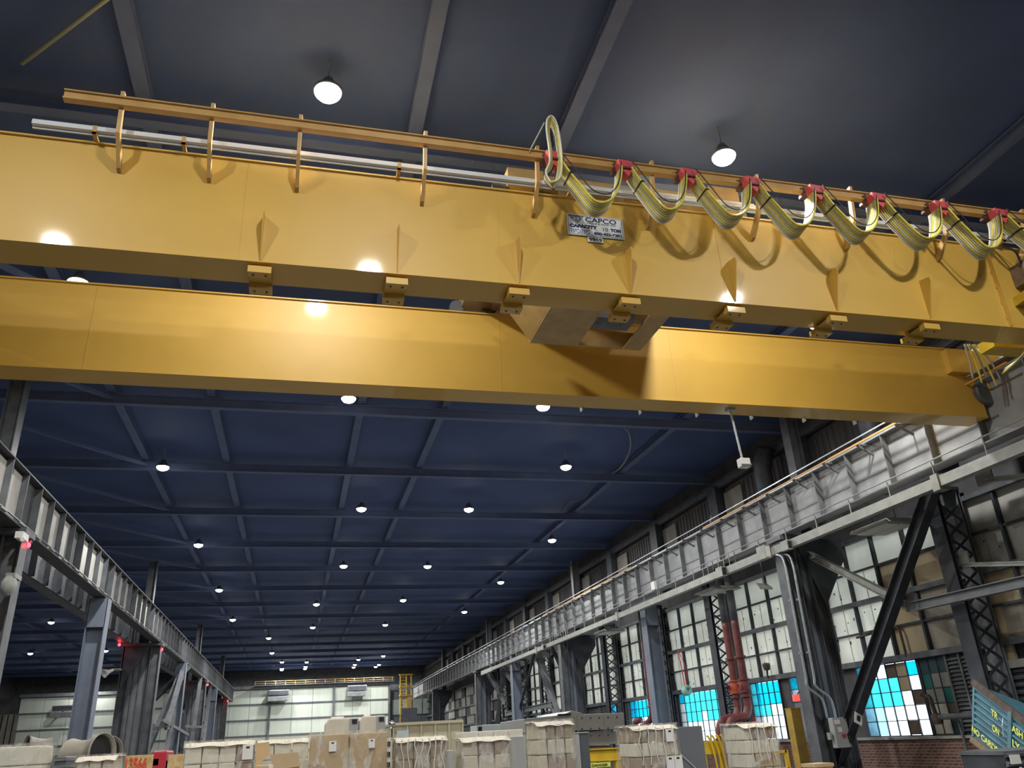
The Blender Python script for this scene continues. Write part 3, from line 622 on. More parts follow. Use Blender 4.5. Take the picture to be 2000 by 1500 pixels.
# end truck and right-hand gear of the crane
et = MB().box(14.28, 14.72, 7.9, 15.2, 8.62, 9.12).build('end_truck', YEL, cr)
et2 = MB().box(-7.2, -6.72, 7.9, 15.2, 8.62, 9.12).build('end_truck', YEL, cr)
for y in (8.4, 14.7): MB().lathe((14.44, y, 8.71), [(0, 0), (.21, 0), (.24, .02), (.24, .10), (.21, .12), (0, .12)], (1, 0, 0), 20).build('wheel', CHR, et)
st = MB().box(11.30, 11.312, 9.32, 9.41, GB+.02, GT-.03).build('splice_plate', YEL, g1)
for k in range(5): MB().box(11.29, 11.315, 9.385, 9.40, 7.7+.3*k, 7.76+.3*k).build('shim', TRK, g1)
bx = MB().box(11.72, 12.05, 9.0, 9.4, 8.35, 8.75).build('control_box', WOOD, cr, bevel=.01); bx['label'] = 'brown control box'
bx = MB().box(12.15, 12.4, 9.0, 9.4, 8.3, 8.8).build('control_box', WOOD, cr, bevel=.01); bx['label'] = 'brown control box'
MB().prism([(11.55, 9.1, 7.98), (12.6, 8.8, 8.1), (12.6, 8.8, 8.26), (11.55, 9.1, 8.14)], (0.02, .3, 0)).build('step_channel', YEL2, cr)
MB().tube(bez([(11.5, 9.3, 9.15), (11.62, 9.1, 8.9), (11.75, 9.2, 8.6)], 6), .018, 6).build('whip_cable', CBK, cr)
for k in range(5):
    o_ = .03*k
    MB().tube(bez([(11.75+o_*.5, 9.2, 8.5), (11.68+o_*.6, 9.15, 8.15), (11.55+o_*.7, 9.15, 7.75), (11.5+o_, 9.2, 7.35), (11.6+o_*2, 9.6, 7.15+o_), (12.2+o_, 10.6, 7.3+o_)], 6), .017, 6).build('cable', CBG if k % 2 else CBY, cr, smooth=True)
pb = MB().box(12.0, 12.9, 10.4, 10.75, 7.75, 7.95).build('service_step', YEL2, cr)
for k, (dx, dz) in enumerate(((0, 0), (.25, -.1), (.45, .05), (.7, -.15), (.9, 0))):
    MB().tube(bez([(13.3+dx*.3, 12.2, 8.8), (13.4+dx*.6, 12.3, 8.5+dz), (13.45+dx*.8, 12.4, 8.1+dz)], 6), .022, 6).build('loose_cable', CBY if k % 2 else CBG, cr, smooth=True)
bw = MB().lathe((14.42, 13.02, 8.12), [(0, 0), (.26, 0), (.28, .03), (.28, .12), (0, .12)], (0, 1, 0), 24).build('idler_wheel', DRK2, cr)
MB().prism([(14.44, 12.98, 8.42), (14.62, 12.98, 8.32), (14.70, 12.98, 7.85), (14.52, 12.98, 7.82)], (0, .14, 0)).build('wheel_guard', YEL, cr)
MB().box(13.6, 14.3, 13.0, 13.16, 8.55, 9.1).build('splice_plate', YEL, g2)
# pendant drop from the far girder
pn = root('sensor_drop', (8.28, 13.4, 6.3), 'galvanised pipe with a small white box hanging below the far girder', 'pendant')
MB().tube([(8.22, 13.4, 7.55), (8.30, 13.4, 6.47)], .022, 8).build('pipe', GALV, pn); MB().box(8.2, 8.41, 13.3, 13.46, 6.30, 6.48).build('box', WHT, pn, bevel=.012)
MB().box(8.2, 8.41, 13.28, 13.3, 6.33, 6.35).build('lid_seam', GRY, pn); MB().box(8.14, 8.30, 13.33, 13.47, 7.51, 7.55).build('mount', GALV, pn)

# ---------------------------------------------------------------- hoist trolley
tr = root('hoist_trolley', (4.7, 11.5, 8.0), 'hoist trolley riding across both yellow girders behind the hanging cables', 'hoist')
TYL = mat('trolley tan paint', (0.50, 0.33, 0.12), 0.45, noise=(.38, .25, .1), scale=3)
MB().box(2.72, 3.30, 9.5, 13.75, 9.42, 9.72).build('end_beam', TYL, tr); MB().box(6.15, 6.68, 9.5, 13.75, 9.42, 9.85).build('end_beam', TYL, tr)
MB().box(3.3, 6.15, 9.55, 9.75, 9.40, 9.68).build('cross_beam', TYL, tr); MB().box(3.3, 6.15, 13.3, 13.5, 9.42, 9.7).build('cross_beam', TYL, tr)
for x in (2.98, 6.4):
    for y in (9.67, 13.42): MB().lathe((x-.35, y-.06, 9.42), [(0, 0), (.14, 0), (.14, .12), (0, .12)], (0, 1, 0), 16).build('wheel', DRK2, tr); MB().lathe((x+.3, y-.06, 9.42), [(0, 0), (.14, 0), (.14, .12), (0, .12)], (0, 1, 0), 16).build('wheel', DRK2, tr)
MB().lathe((3.6, 11.4, 9.75), [(0, 0), (.42, 0), (.42, .06), (.34, .06)]+[(.34+.012*(k % 2), .06+k*.04) for k in range(48)]+[(.34, 2.0), (.42, 2.0), (.42, 2.06), (0, 2.06)], (1, 0, 0), 24).build('rope_drum', GALV, tr)
MB().box(5.75, 6.15, 10.9, 12.0, 9.5, 10.2).build('gearbox', GRY2, tr, bevel=.03); MB().lathe((2.9, 11.4, 9.95), [(0, 0), (.24, 0), (.24, .6), (.18, .66), (0, .66)], (1, 0, 0), 18).build('motor', GRY2, tr)
MB().box(3.3, 5.75, 10.5, 13.3, 9.36, 9.44).build('deck', TYL, tr)
MB().prism([(2.70, 9.62, 9.42), (2.78, 9.5, 9.42), (2.78, 9.5, 9.72), (2.70, 9.62, 9.68)], (0, 0, .0001)).build('end_cap', YEL, tr)
MB().box(4.95, 5.12, 9.49, 9.55, 9.35, 9.93).build('post', GRY3, tr)
MB().box(3.5, 4.6, 9.50, 9.58, 9.3, 9.62).build('side_box', TYL, tr, bevel=.01); MB().box(4.42, 4.85, 9.485, 9.50, 9.42, 9.60).build('data_plate', GRY3, tr)
MB().box(5.12, 6.9, 9.44, 9.5, 9.50, 9.53).build('upper_rail', WHT, tr); MB().box(5.2, 6.6, 9.5, 9.6, 9.28, 9.46).build('side_box', TYL, tr)
# lower frame hanging between the girders
lf = MB().prism([(2.95, 10.3, 9.0), (3.62, 10.3, 8.0), (3.72, 10.3, 8.0), (3.1, 10.3, 9.02)], (0, .06, 0)).prism([(3.0, 10.3, 9.02), (2.95, 10.3, 9.0), (3.62, 10.3, 8.0), (3.68, 10.3, 8.0)], (0, 1.6, 0)).build('sling_plate', TYL, tr)
MB().box(3.62, 5.7, 10.25, 10.3, 7.98, 8.3).build('lower_plate', TYL, tr); MB().box(3.62, 5.7, 11.9, 11.95, 7.98, 8.3).build('lower_plate', TYL, tr)
MB().box(3.62, 4.5, 10.3, 11.9, 7.96, 7.98).build('lower_pan', TYL, tr); MB().box(5.35, 5.7, 10.3, 11.9, 7.96, 7.98).build('lower_pan', TYL, tr)
MB().prism([(5.7, 10.3, 7.98), (6.5, 10.3, 9.42), (6.35, 10.3, 9.42), (5.55, 10.3, 7.98)], (0, 1.6, 0)).build('sling_plate', TYL, tr)
for x in (4.6, 4.78, 5.0): MB().tube([(x, 11.1, 7.99), (x, 11.3, 9.5)], .012, 5).build('wire_rope', DRK, tr)
MB().box(4.3, 5.2, 10.9, 11.3, 8.0, 8.25).build('sheave_block', DRK2, tr)

# ---------------------------------------------------------------- festoon carriers and cables
CX = [3.22, 4.33, 5.37, 6.45, 7.58, 8.72, 9.93, 11.13, 12.3]
for i, x in enumerate(CX[:8]):
    c = root('cable_carrier', (x, 8.95, 9.2), 'red cable carrier trolley on the tan track, %s from the left' % NTH[i], 'cable carrier', 'red cable carriers')
    MB().prism([(x-.12, 8.87, 9.46), (x+.14, 8.87, 9.44), (x+.12, 8.87, 9.30), (x+.02, 8.87, 9.16), (x-.09, 8.87, 9.28)], (0, -.16, 0)).build('hanger_plate', CRED, c, bevel=.005)
    MB().box(x-.12, x+.16, 8.86, 9.04, 9.395, 9.445).build('chassis', mat('dark carrier paint', (.13, .05, .05), .5), c)
    for sx in (-.10, .10):
        for sy in (-.055, .055): MB().lathe((x+sx, 8.95+sy-.012, 9.50), [(0, 0), (.032, 0), (.032, .024), (0, .024)], (0, 1, 0), 12).build('wheel', DRK2, c)
        MB().box(x+sx-.02, x+sx+.02, 8.87, 8.885, 9.40, 9.56).build('wheel_arm', MATS['dark carrier paint'], c)
    MB().box(x-.10, x+.12, 8.68, 8.72, 9.28, 9.31).build('clamp_bar', MATS['dark carrier paint'], c)
for i in range(8):
    a, b = CX[i]+.07, CX[i+1]-.10; L_ = b-a; sag = .69-.02*(i % 3)
    if i == 7: b = 12.6; L_ = b-a
    f = root('festoon_cable', ((a+b)/2, 8.85, 9.2-sag), 'loop of flat yellow and grey cables below the track, %s loop from the left' % NTH[i], 'cable loop', 'hanging cable loops')
    for j in range(8):
        yy = 8.68+.036*j; dz = .010*j
        pts = [(a, yy, 9.30), (a+.10*L_, yy, 9.12), (a+.26*L_, yy, 8.90-dz*.4), (a+.50*L_, yy, 9.30-sag-dz), (a+.72*L_, yy, 9.33-sag-dz*.6), (a+.88*L_, yy, 8.84), (b-.02, yy, 9.12), (b+.01, yy, 9.30)]
        MB().tube(bez(pts, 5), .0185, 6).build('cable', (CBY, CBY, CBG, CBY, CBW, CBY, CBG, CBW)[j], f, smooth=True)
    MB().tube(bez([(a, 8.66, 9.42), (a+.2*L_, 8.66, 9.15), (a+.45*L_, 8.66, 8.80), (a+.7*L_, 8.66, 8.74), (a+.9*L_, 8.66, 8.95), (b, 8.66, 9.36)], 6), .009, 5).build('tension_cord', CBK, f, smooth=True)
    MB().box(a+.12*L_, a+.12*L_+.05, 8.65, 8.96, 9.04, 9.06).build('tie', BLK, f)
co_ = root('cable_coil', (3.2, 8.75, 8.75), 'tall narrow coil of yellow cable hung over the track beside the first carrier', 'cable coil')
for j in range(6):
    q = .018*j; yy = 8.60+.03*j
    MB().tube(bez([(3.08+q, yy, 8.78), (3.02+q*.3, yy, 8.95), (3.10+q, yy, 9.2), (3.09+q, yy, 9.75), (3.13+q*.8, yy, 9.96-q*.5), (3.21-q*.3, yy, 9.98-q*.6), (3.27-q*.2, yy, 9.75), (3.28-q*.3, yy, 9.2), (3.22-q*.4, yy, 8.88), (3.08+q, yy, 8.78)], 6), .014, 6).build('cable', (CBW, CBY, CBG, CBY, CBW, CBK)[j], co_, smooth=True)
MB().tube([(2.9, 8.9, 9.55), (3.1, 8.7, 9.95)], .01, 5).build('tie_rope', CBG, co_)

# ---------------------------------------------------------------- high-bay lamps
LZ = 11.05
rowsL = {   # X of the lamp line: list of Y
 'second line from the left': (-5.0, [4.1, 16.4, 28.95, 40.95, 53.2, 65.8]),
 'middle line': (1.02, [-2.1, 4.1, 9.84, 22.0, 34.0, 46.0, 59.1, 70.9]),
 'fourth line from the left': (6.95, [-2.1, 10.08, 21.9, 33.8, 46.1, 57.8, 70.2]),
 'rightmost line': (12.5, [15.6, 39.5, 51.2, 63.7]),
 'off line right of the middle': (9.5, [4.2, 27.6]),
}
xfix = {(1.02, 34.0): 2.28, (1.02, 9.84): -0.03, (1.02, 46.0): 2.18}
aisle = [(-17.4, 65.6), (-23.7, 84.6), (-17.5, 78.5), (-17.3, 84.0), (-23.5, 103), (-23.3, 113.8-5), (-17.4, 22), (-17.4, 40), (-23.6, 34), (-23.6, 58), (-14, 6)]  # closing entries are extra nearer lamps, added to even out the light
farl = [(-2.68, 77.3), (-2.68, 89.5), (-1.8, 99.3), (-1.9, 107.5), (-1.95, 109.0), (.94, 100.1), (.9, 105.8), (.86, 108.5), (6.75, 98.9), (6.76, 105.1), (6.84, 108.6), (9.3, 95.7), (9.8, 106.1), (9.63, 108.9)]
proto = None
def lamp(x, y, label, group, power=1.0, prot=[None]):
    if prot[0] is None:
        r = root('high_bay_lamp', (x, y, LZ), label, 'ceiling lamp', group)
        MB().lathe((x, y, LZ), [(0, -.13), (.08, -.125), (.16, -.09), (.20, -.04), (.21, 0)], n=24).build('lens', LENS, r, smooth=True)
        MB().lathe((x, y, LZ), [(.205, -.005), (.225, -.005), (.225, .04), (.16, .10), (.10, .20), (.07, .26), (0, .26)], n=24).build('housing', HOUS, r, smooth=True)
        MB().tube([(x, y, LZ+.26), (x, y, 11.75)], .014, 6).build('pendant_rod', GRY3, r)
        l = bpy.data.lights.new('lamp_light', 'AREA'); l.shape = 'DISK'; l.size = .36; l.energy = LAMP_W; l.color = (1.0, .985, .95)
        lo = bpy.data.objects.new('lamp_light', l); C.objects.link(lo); lo.parent = r; lo.location = (0, 0, -.15); ORG[lo.name] = V((x, y, LZ))
        prot[0] = r; return r
    s = prot[0]; c = copy_tree(s, V((x, y, LZ))-s.location); tag(c, label, 'ceiling lamp', group)
    return c
for nm, (x, yy) in rowsL.items():
    for i, y in enumerate(yy):
        lamp(xfix.get((x, y), x), y, 'round high-bay lamp, %s in the %s' % (ORD[i], nm), 'high-bay lamps over the crane hall')
CN = ['leftmost', 'second', 'third', 'rightmost']
for i, (x, y) in enumerate(farl): lamp(x, y, 'tiny distant lamp over the pale end wall, %s of the %s cluster' % (('top', 'middle', 'lowest')[(i-2) % 3], CN[(i-2)//3]) if y > 92 else 'distant high-bay lamp left of the clusters, %s of two' % ('nearer' if y < 80 else 'farther'), 'distant lamps above the end wall')
for i, (x, y) in enumerate(sorted(aisle, key=lambda p: p[1])): lamp(x, y, 'high-bay lamp of the left aisle, nearer ones added for symmetrical light, %s there' % ORD[i], 'high-bay lamps in the left aisle')
# red beacons on the columns
for i, (x, y, z) in enumerate(((-6.75, 22.6, 6.73), (-8.6, 44.9, 6.9), (-6.75, 45.8, 6.73), (-6.75, 70.3, 6.73), (-8.5, 69.0, 6.75), (-8.5, 91.9, 6.8), (-6.75, 91.9, 6.7))):
    r = root('beacon_light', (x, y, z), 'small red warning light %s' % ('under the beam at the left edge' if i == 0 else 'on the far side of the ribbed column' if i == 1 else 'at the top corner of the ribbed column' if i == 2 else 'on the near side of the third column' if i == 3 else 'on the far side of the third column' if i == 4 else 'on the far side of the last column' if i == 5 else 'on the near side of the last column, beside the end wall'), 'warning light', 'red warning lights')
    MB().lathe((x, y-.35, z-.06), [(0, 0), (.05, 0), (.065, .03), (.065, .09), (.04, .12), (0, .13)], n=12).build('globe', REDL, r, smooth=True)
    MB().box(x-.06, x+.06, y-.42, y-.25, z+.07, z+.12).build('mount', DRK2, r)
    MB().bar((x, y-.35, z+.12), (x, y-.35, 7.03), .03, .03, (0, 1, 0)).build('arm', DRK2, r)
    l = bpy.data.lights.new('beacon_glow', 'POINT'); l.energy = 4; l.color = (1, .04, .05); l.shadow_soft_size = .07
    lo = bpy.data.objects.new('beacon_glow', l); C.objects.link(lo); lo.parent = r; lo.location = (.0, -.5, -.05)
# camera and round horn on the first left column
cm_ = root('security_camera', (-6.6, 21.2, 6.65), 'small white camera on the first left column beside the red light', 'camera')
MB().lathe((-6.65, 21.4, 6.68), [(0, 0), (.07, 0), (.07, .2), (.05, .24), (0, .24)], (0.4, -1, -.25), 12).build('body', WHT, cm_); MB().box(-6.80, -6.62, 21.35, 21.8, 6.7, 6.86).build('bracket', WHT, cm_)
hn = root('round_mirror', (-6.6, 21.2, 5.3), 'pale round dish lamp hanging on the first left column', 'dish')
MB().lathe((-6.62, 21.3, 5.55), [(0, .0), (.2, .02), (.24, .08), (.24, .11), (.12, .2), (0, .22)], (-.9, .3, .1), 20).build('dish', GRY3, hn, smooth=True); MB().box(-6.8, -6.6, 21.28, 21.8, 5.75, 5.85).build('hook', GRY3, hn)
hs = root('horn_speaker', (-8.9, 44.6, 5.3), 'pale horn loudspeaker on the far side of the ribbed column', 'loudspeaker')
MB().lathe((-8.7, 44.6, 5.75), [(0, 0), (.06, 0), (.09, .25), (.22, .5), (.19, .5), (.05, .2)], (-.7, -.6, -.4), 16).build('horn', WHT, hs, smooth=True); MB().box(-8.75, -8.4, 44.55, 45.2, 5.72, 5.8).build('bracket', GRY3, hs)

# pipes overhead at the upper left, loose wires under the roof
p = MB().tube([(-4.6, 10.6, 11.5), (-3.05, 9.0, 11.45), (-2.9, 8.0, 11.45), (-2.95, 2, 11.45)], .035, 8).build('roof_pipe', mat('pale green pipe paint', (.42, .46, .33), .5), smooth=True)
p2 = MB().tube([(-12, 7.55, 11.4), (-3.3, 7.75, 11.4)], .03, 8).build('roof_pipe', MATS['pale green pipe paint'], smooth=True)
tag(p, 'pale green pipe under the roof running toward the crane beside a roof beam', 'pipe'); tag(p2, 'pale green pipe under the roof running in from the left edge', 'pipe')
def P(px, py, z): return at(px, py, 'Z', z)
wr1 = MB().tube(bez([P(1210, 830, 11.74), P(1228, 845, 11.5), P(1230, 880, 11.4), P(1210, 915, 11.4), P(1178, 933, 11.74)], 8), .03, 6).build('hanging_wire', GRY3, smooth=True); tag(wr1, 'pale loose wire loop hanging under the dark roof', 'wire')
wr2 = MB().tube(bez([P(1158, 948, 11.74), P(1140, 972, 11.5), P(1112, 982, 11.5), P(1098, 1005, 11.74)], 8), .025, 6).build('hanging_wire', GRY2, smooth=True); tag(wr2, 'dark loose wire under the roof beyond the pale loop', 'wire')
# far walkway rail and ladder cage
wk = root('walkway_rail', (1, YF-.8, 9.3), 'thin yellow handrail running along the top of the pale end wall', 'railing')
for z in (9.5, 9.75): MB().tube([(-5, YF-1, z), (12, YF-1, z)], .02, 6).build('rail', TRK, wk)
a = MB().tube([(-5, YF-1, 9.3), (-5, YF-1, 9.75)], .025, 6).build('upright', TRK, wk)
for k in range(1, 15): share(a, 'upright', (k*1.2, 0, 0), wk)
MB().box(-5, 12, YF-1.1, YF-.2, 9.26, 9.31).build('deck', GRY2, wk)
lc = root('ladder_cage', (13, 105, 5.2), 'yellow caged ladder beside the far end of the right runway', 'ladder')
for x in (12.35, 13.1, 13.7): MB().tube([(x, 105, 5.3), (x, 105, 9.7)], .07, 6).build('rail', YEL2, lc)
a = MB().tube([(12.35, 105, 5.6), (13.1, 105, 5.6)], .04, 6).build('rung', YEL2, lc)
for k in range(1, 11): share(a, 'rung', (0, 0, k*.38), lc)
for z in (7.2, 8.2, 9.6): MB().box(12.2, 13.8, 104.3, 105.1, z, z+.1).build('hoop', YEL2, lc)
for x in (12.35, 13.7): MB().box(x-.05, x+.05, 104.95, 105.05, 0, 5.3).build('leg', YEL2, lc)
MB().box(13.2, 13.7, 104.5, 104.55, 5.6, 7.2).build('guard_plate', TRK, lc)

# ---------------------------------------------------------------- services on the right wall
def pipe_thing(nm, lab, pts, r, mt, top=None, n=12):
    t = root(nm, pts[-1], lab, 'pipe')
    MB().tube(bez(pts, 6), r, n).build('pipe', mt, t, smooth=True)
    if top: MB().tube(top, r*1.02, n).build('upper_pipe', DRK2, t, smooth=True)
    return t
for i, (y, lab) in enumerate(((27.1, 'right one of the pair of thick dark red vertical pipes'), (27.8, 'left one of the pair of thick dark red vertical pipes'))):
    t = pipe_thing('fire_main', lab, [(15.3, y, 5.2), (15.3, y, 4), (15.3, y, 2.55), (15.27, y, 2.2), (15.1, y, 1.98), (14.75, y, 1.93), (14.5, y, 1.75), (14.45, y, 1.2), (14.45, y, 0)], .14, RED, [(15.3, y, 5.2), (15.3, y, 7.2)])
    MB().lathe((15.3, y, 2.75), [(.2, 0), (.2, .05), (.15, .05), (.17, .2), (.15, .4), (.2, .4), (.2, .45)], n=16).build('valve', REDV if i else RED, t)
    for z in (1.25, 2.6, 3.9): MB().lathe((15.3 if z > 2 else 14.45, y, z), [(.15, 0), (.2, 0), (.2, .07), (.15, .07)], n=16).build('flange', RED, t)
    MB().lathe((15.06, y, 2.95), [(.1, 0), (.12, .01), (.12, .03), (.1, .04)], (1, 0, 0), 16).build('hand_wheel', RED2, t)
t = pipe_thing('fire_main', 'thick dark red vertical pipe right behind the flat blue grey post', [(15.9, 36.9, 5.8), (15.9, 36.9, 4), (15.9, 36.9, 2.6), (15.9, 37.1, 2.2), (15.9, 37.7, 2.0), (15.9, 38.1, 1.8), (15.9, 38.2, 0)], .14, RED, [(15.9, 36.9, 5.8), (15.9, 36.9, 7)])
MB().lathe((15.9, 36.9, 2.7), [(.19, 0), (.19, .05), (.14, .05), (.14, .35), (.19, .35), (.19, .4)], n=16).build('valve', REDV, t)
pipe_thing('fire_main', 'second dark red elbow pipe left of the valve behind the blue grey post', [(15.95, 38.5, 2.2), (15.95, 38.9, 2.15), (15.95, 39.2, 1.9), (15.95, 39.3, 0)], .14, RED)
t = root('red_standpipe', (15.5, 26.9, 0), 'bright red braced standpipe left of the yellow door post', 'pipe')
MB().tube([(15.5, 26.9, 0), (15.5, 27.15, 1.95)], .05, 10).build('pipe', RED2, t); MB().tube([(15.5, 26.6, 0), (15.5, 26.8, 1.6)], .05, 10).build('pipe', RED2, t)
for z in (.9, 1.3): MB().bar((15.5, 27.1, z), (15.5, 26.6, z+.3), .04, .04).build('brace', RED2, t)
for k, (y, x) in enumerate(((21.55, 14.15), (21.45, 14.35))):
    t = root('wall_conduit', (x, y, 1.7), 'shiny vertical conduit on the first big column, %s of two' % ('left' if k == 0 else 'right'), 'conduit')
    MB().tube(bez([(x-.0, y+.35, 6.45), (x, y, 6.2), (x, y-.02, 5), (x, y, 3), (x+.0, y, 2.6), (x+.35, y-.05, 2.25), (x+.4, y-.05, 1.75)], 6), .035, 8).build('conduit', GALV, t, smooth=True)
    for z in (3.5, 5.0): MB().box(x-.06, x+.06, y, y+.06, z, z+.05).build('strap', GRY3, t)
dc = root('disconnect_switch', (14.7, 21.3, 1.0), 'grey disconnect switch box with labels on the first big right column', 'electrical box')
MB().box(14.5, 14.95, 21.2, 21.42, .98, 1.75).build('enclosure', STEEL, dc, bevel=.015)
MB().box(14.54, 14.72, 21.19, 21.2, 1.58, 1.70).build('label_plate', WHT, dc); MB().box(14.62, 14.74, 21.19, 21.2, 1.38, 1.5).build('label_plate', WHT, dc)
MB().box(14.7, 14.82, 21.17, 21.2, 1.26, 1.33).build('warning_plate', RED2, dc); MB().bar((14.86, 21.15, 1.3), (14.9, 21.15, 1.08), .04, .03).build('handle', BLK, dc)
MB().box(14.4, 14.46, 21.3, 21.45, 1.2, 1.38).build('side_fitting', GRY3, dc)
tg = root('hanging_tag', (15.0, 20.6, 1.5), 'small white tilted tag beside the black diagonal brace', 'tag')
MB().prism([(14.75, 20.6, 1.62), (14.96, 20.6, 1.50), (15.05, 20.6, 1.76), (14.84, 20.6, 1.88)], (0, .01, 0)).build('card', WHT, tg); MB().prism([(14.84, 20.59, 1.66), (14.93, 20.59, 1.61), (14.97, 20.59, 1.74), (14.88, 20.59, 1.79)], (0, .01, 0)).build('print', BLK, tg)
# personnel door, its post, exit sign
dr = struct(MB().box(16.3, 16.4, 24.05, 24.95, 0, 2.1).build('door_1', DRK2))
MB().box(16.26, 16.3, 24.5, 24.58, 1.1, 1.75).build('vision_slot', WHT, dr); MB().lathe((16.22, 24.15, 1.05), [(0, 0), (.03, 0), (.03, .08), (0, .08)], (1, 0, 0), 12).build('knob', GALV, dr)
MB().box(16.25, 16.35, 24.95, 25.05, 0, 2.2).box(16.25, 16.35, 23.95, 24.05, 0, 2.2).box(16.25, 16.35, 23.95, 25.05, 2.1, 2.2).build('frame', DRK2, dr); MB().box(16.2, 16.3, 24.3, 24.6, 1.92, 1.98).build('closer', GRY3, dr)
yp = MB().box(15.7, 16.05, 25.1, 25.45, 0, 2.12).build('guard_post', mat('worn yellow post paint', (.55, .36, .05), .6, noise=(.4, .26, .06), scale=3)); tag(yp, 'worn yellow square guard post beside the dark door', 'post')
MB().box(15.69, 16.06, 25.09, 25.46, 2.1, 2.13).build('cap', MATS['worn yellow post paint'], yp)
ex = root('exit_sign', (15.9, 24.8, 2.35), 'small red lit exit sign above the dark door', 'sign')
MB().box(15.75, 15.98, 24.9, 24.96, 2.32, 2.52).build('face', mat('lit red face', (1, .12, .1), .5, emit=(1, .10, .08), estr=1.2), ex); MB().box(15.98, 16.1, 24.9, 25.0, 2.34, 2.5).build('lamp_head', STEEL, ex); MB().bar((15.95, 24.98, 2.5), (16.5, 24.98, 3.2), .03, .03).build('arm', GRY2, ex)
text('lettering', 'EXIT', .1, (15.77, 24.89, 2.38), X_, Z_, WHT, ex, w=.19)
# brown steam pipe in the nearest bays
t = root('steam_pipe', (16.2, 18.5, 1.4), 'dark horizontal pipe with an upturned elbow in front of the grey panes', 'pipe')
MB().tube([(16.2, 16.3, 1.62), (16.2, 19.3, 1.62)], .07, 10).build('pipe', DRK2, t, smooth=True); MB().tube(bez([(16.2, 19.15, 1.62), (16.2, 19.2, 1.9), (16.2, 19.25, 2.12), (16.2, 19.5, 2.18)], 5), .05, 8).build('elbow', RUST, t, smooth=True)
MB().lathe((16.2, 19.15, 1.45), [(0, 0), (.12, 0), (.14, .1), (.1, .25), (0, .3)], n=10).build('valve_body', RUST, t); MB().tube([(16.35, 18.6, 1.5), (16.42, 18.6, 0)], .035, 8).build('drop_pipe', DRK2, t)
rp = MB().tube(bez([(16.45, 22.0, 3.95), (16.45, 20.4, 4.02), (16.45, 20.1, 3.98), (16.45, 20.05, 3.5), (16.45, 20.05, 3.2)], 5), .035, 8).build('heating_pipe', RUST, smooth=True); tag(rp, 'thin rusty pipe with a bend across the white panels behind the black brace', 'pipe')
for k, (y, lab) in enumerate(((27.3, 'small brown lantern on the white panels beside the first big column'),)):
    t = root('wall_lantern', (16.4, y, 3.35), lab, 'lamp'); MB().lathe((16.4, y, 3.45), [(0, 0), (.1, .02), (.14, .18), (.12, .25), (0, .27)], n=10).build('shade', RUST, t); MB().bar((16.4, y, 3.5), (16.4, y+.05, 3.2), .05, .05, (1, 0, 0)).build('stem', RUST, t)
fl = root('flood_light', (14.8, 23.6, 5.75), 'small grey floodlight tilted down beside the first big column', 'lamp')
MB().hexa([(14.6, 23.9, 5.75), (14.95, 23.7, 5.7), (14.95, 24.0, 5.85), (14.6, 24.1, 5.9), (14.6, 23.9, 5.83), (14.95, 23.7, 5.78), (14.95, 24.0, 5.95), (14.6, 24.1, 6.0)]).build('head', GRY3, fl); MB().bar((14.8, 23.9, 5.9), (14.8, 23.9, 7.0), .03, .03, (0, 1, 0)).bar((14.8, 23.9, 7.0), (14.6, 23.9, 7.06), .03, .03).build('arm', GRY2, fl)
# red strap with a pale green roll
rs = root('red_strap', (15.6, 32.3, 3.0), 'thin red strap hanging before the white panels, pale green roll at its end', 'strap')
MB().tube(bez([(15.6, 32.75, 4.75), (15.6, 32.6, 4.0), (15.6, 32.5, 3.25)], 6), .02, 6).build('strap', RED2, rs); MB().tube([(16.5, 32.75, 4.9), (15.6, 32.75, 4.75)], .012, 6).build('hook_rod', GRY2, rs); MB().tube(bez([(15.6, 32.75, 4.75), (15.6, 32.2, 4.0), (15.6, 32.3, 3.35)], 6), .012, 6).build('cord', RED2, rs)
MB().lathe((15.6, 32.6, 3.12), [(.1, 0), (.2, .02), (.22, .12), (.2, .24), (.1, .26), (.08, .13), (.1, 0)], (.3, -.9, .15), 18).build('roll', mat('pale green plastic', (.35, .62, .55), .4), rs, smooth=True)
sw = root('white_switch_box', (14.2, 31.0, 7.1), 'small white box fixed on the right runway lower flange', 'electrical box'); MB().box(14.1, 14.2, 31.0, 31.35, 7.02, 7.35).build('box', WHT, sw); MB().tube([(14.15, 30.9, 7.0), (14.15, 30.9, 6.7)], .015, 6).build('tail', GRY3, sw)

# ---------------------------------------------------------------- trash hopper at the right edge
hp = root('trash_hopper', (12.6, 13.5, 0), 'blue green ribbed tipping hopper with yellow stencilled words at the right edge', 'hopper')
A, B_, C_, D_ = at(1904, 1336, 'Y', 14.6), at(2060, 1456, 'Y', 12.7), at(2060, 1560, 'Y', 12.7), at(1902, 1440, 'Y', 14.6)
def quad(u, v): return (A*(1-v)+D_*v)*(1-u)+(B_*(1-v)+C_*v)*u
nrm = (B_-A).cross(D_-A).normalized()
if nrm.x > 0: nrm = -nrm
hb = MB().prism([quad(0, 0), quad(1, 0), quad(1, 1), quad(0, 1)], -nrm*1.4).build('tub', TEAL, hp)
for k in range(8): MB().tube([quad(0, .08+k*.115)+nrm*.0, quad(1, .08+k*.115)+nrm*.0], .035, 6).build('rib', TEAL, hb)
MB().bar(quad(-.02, -.02), quad(1, -.02), .12, .09, nrm).build('rim', RUST, hp); MB().bar(quad(0, 0.02), quad(0, .99), .05, .06, nrm).build('edge', TEAL, hp)
MB().bar(quad(0, 1.05), quad(1, 1.05), .1, .16, nrm).build('bottom_rail', WOOD, hp); MB().bar(quad(.5, .0)+nrm*.03, quad(.5, 1)+nrm*.03, .09, .05, nrm).build('centre_post', TEAL, hp)
MB().tube([quad(.45, .2)+nrm*.1, quad(.46, .35)+nrm*.13, quad(.46, .55)+nrm*.1], .012, 6).build('handle', GALV, hp)
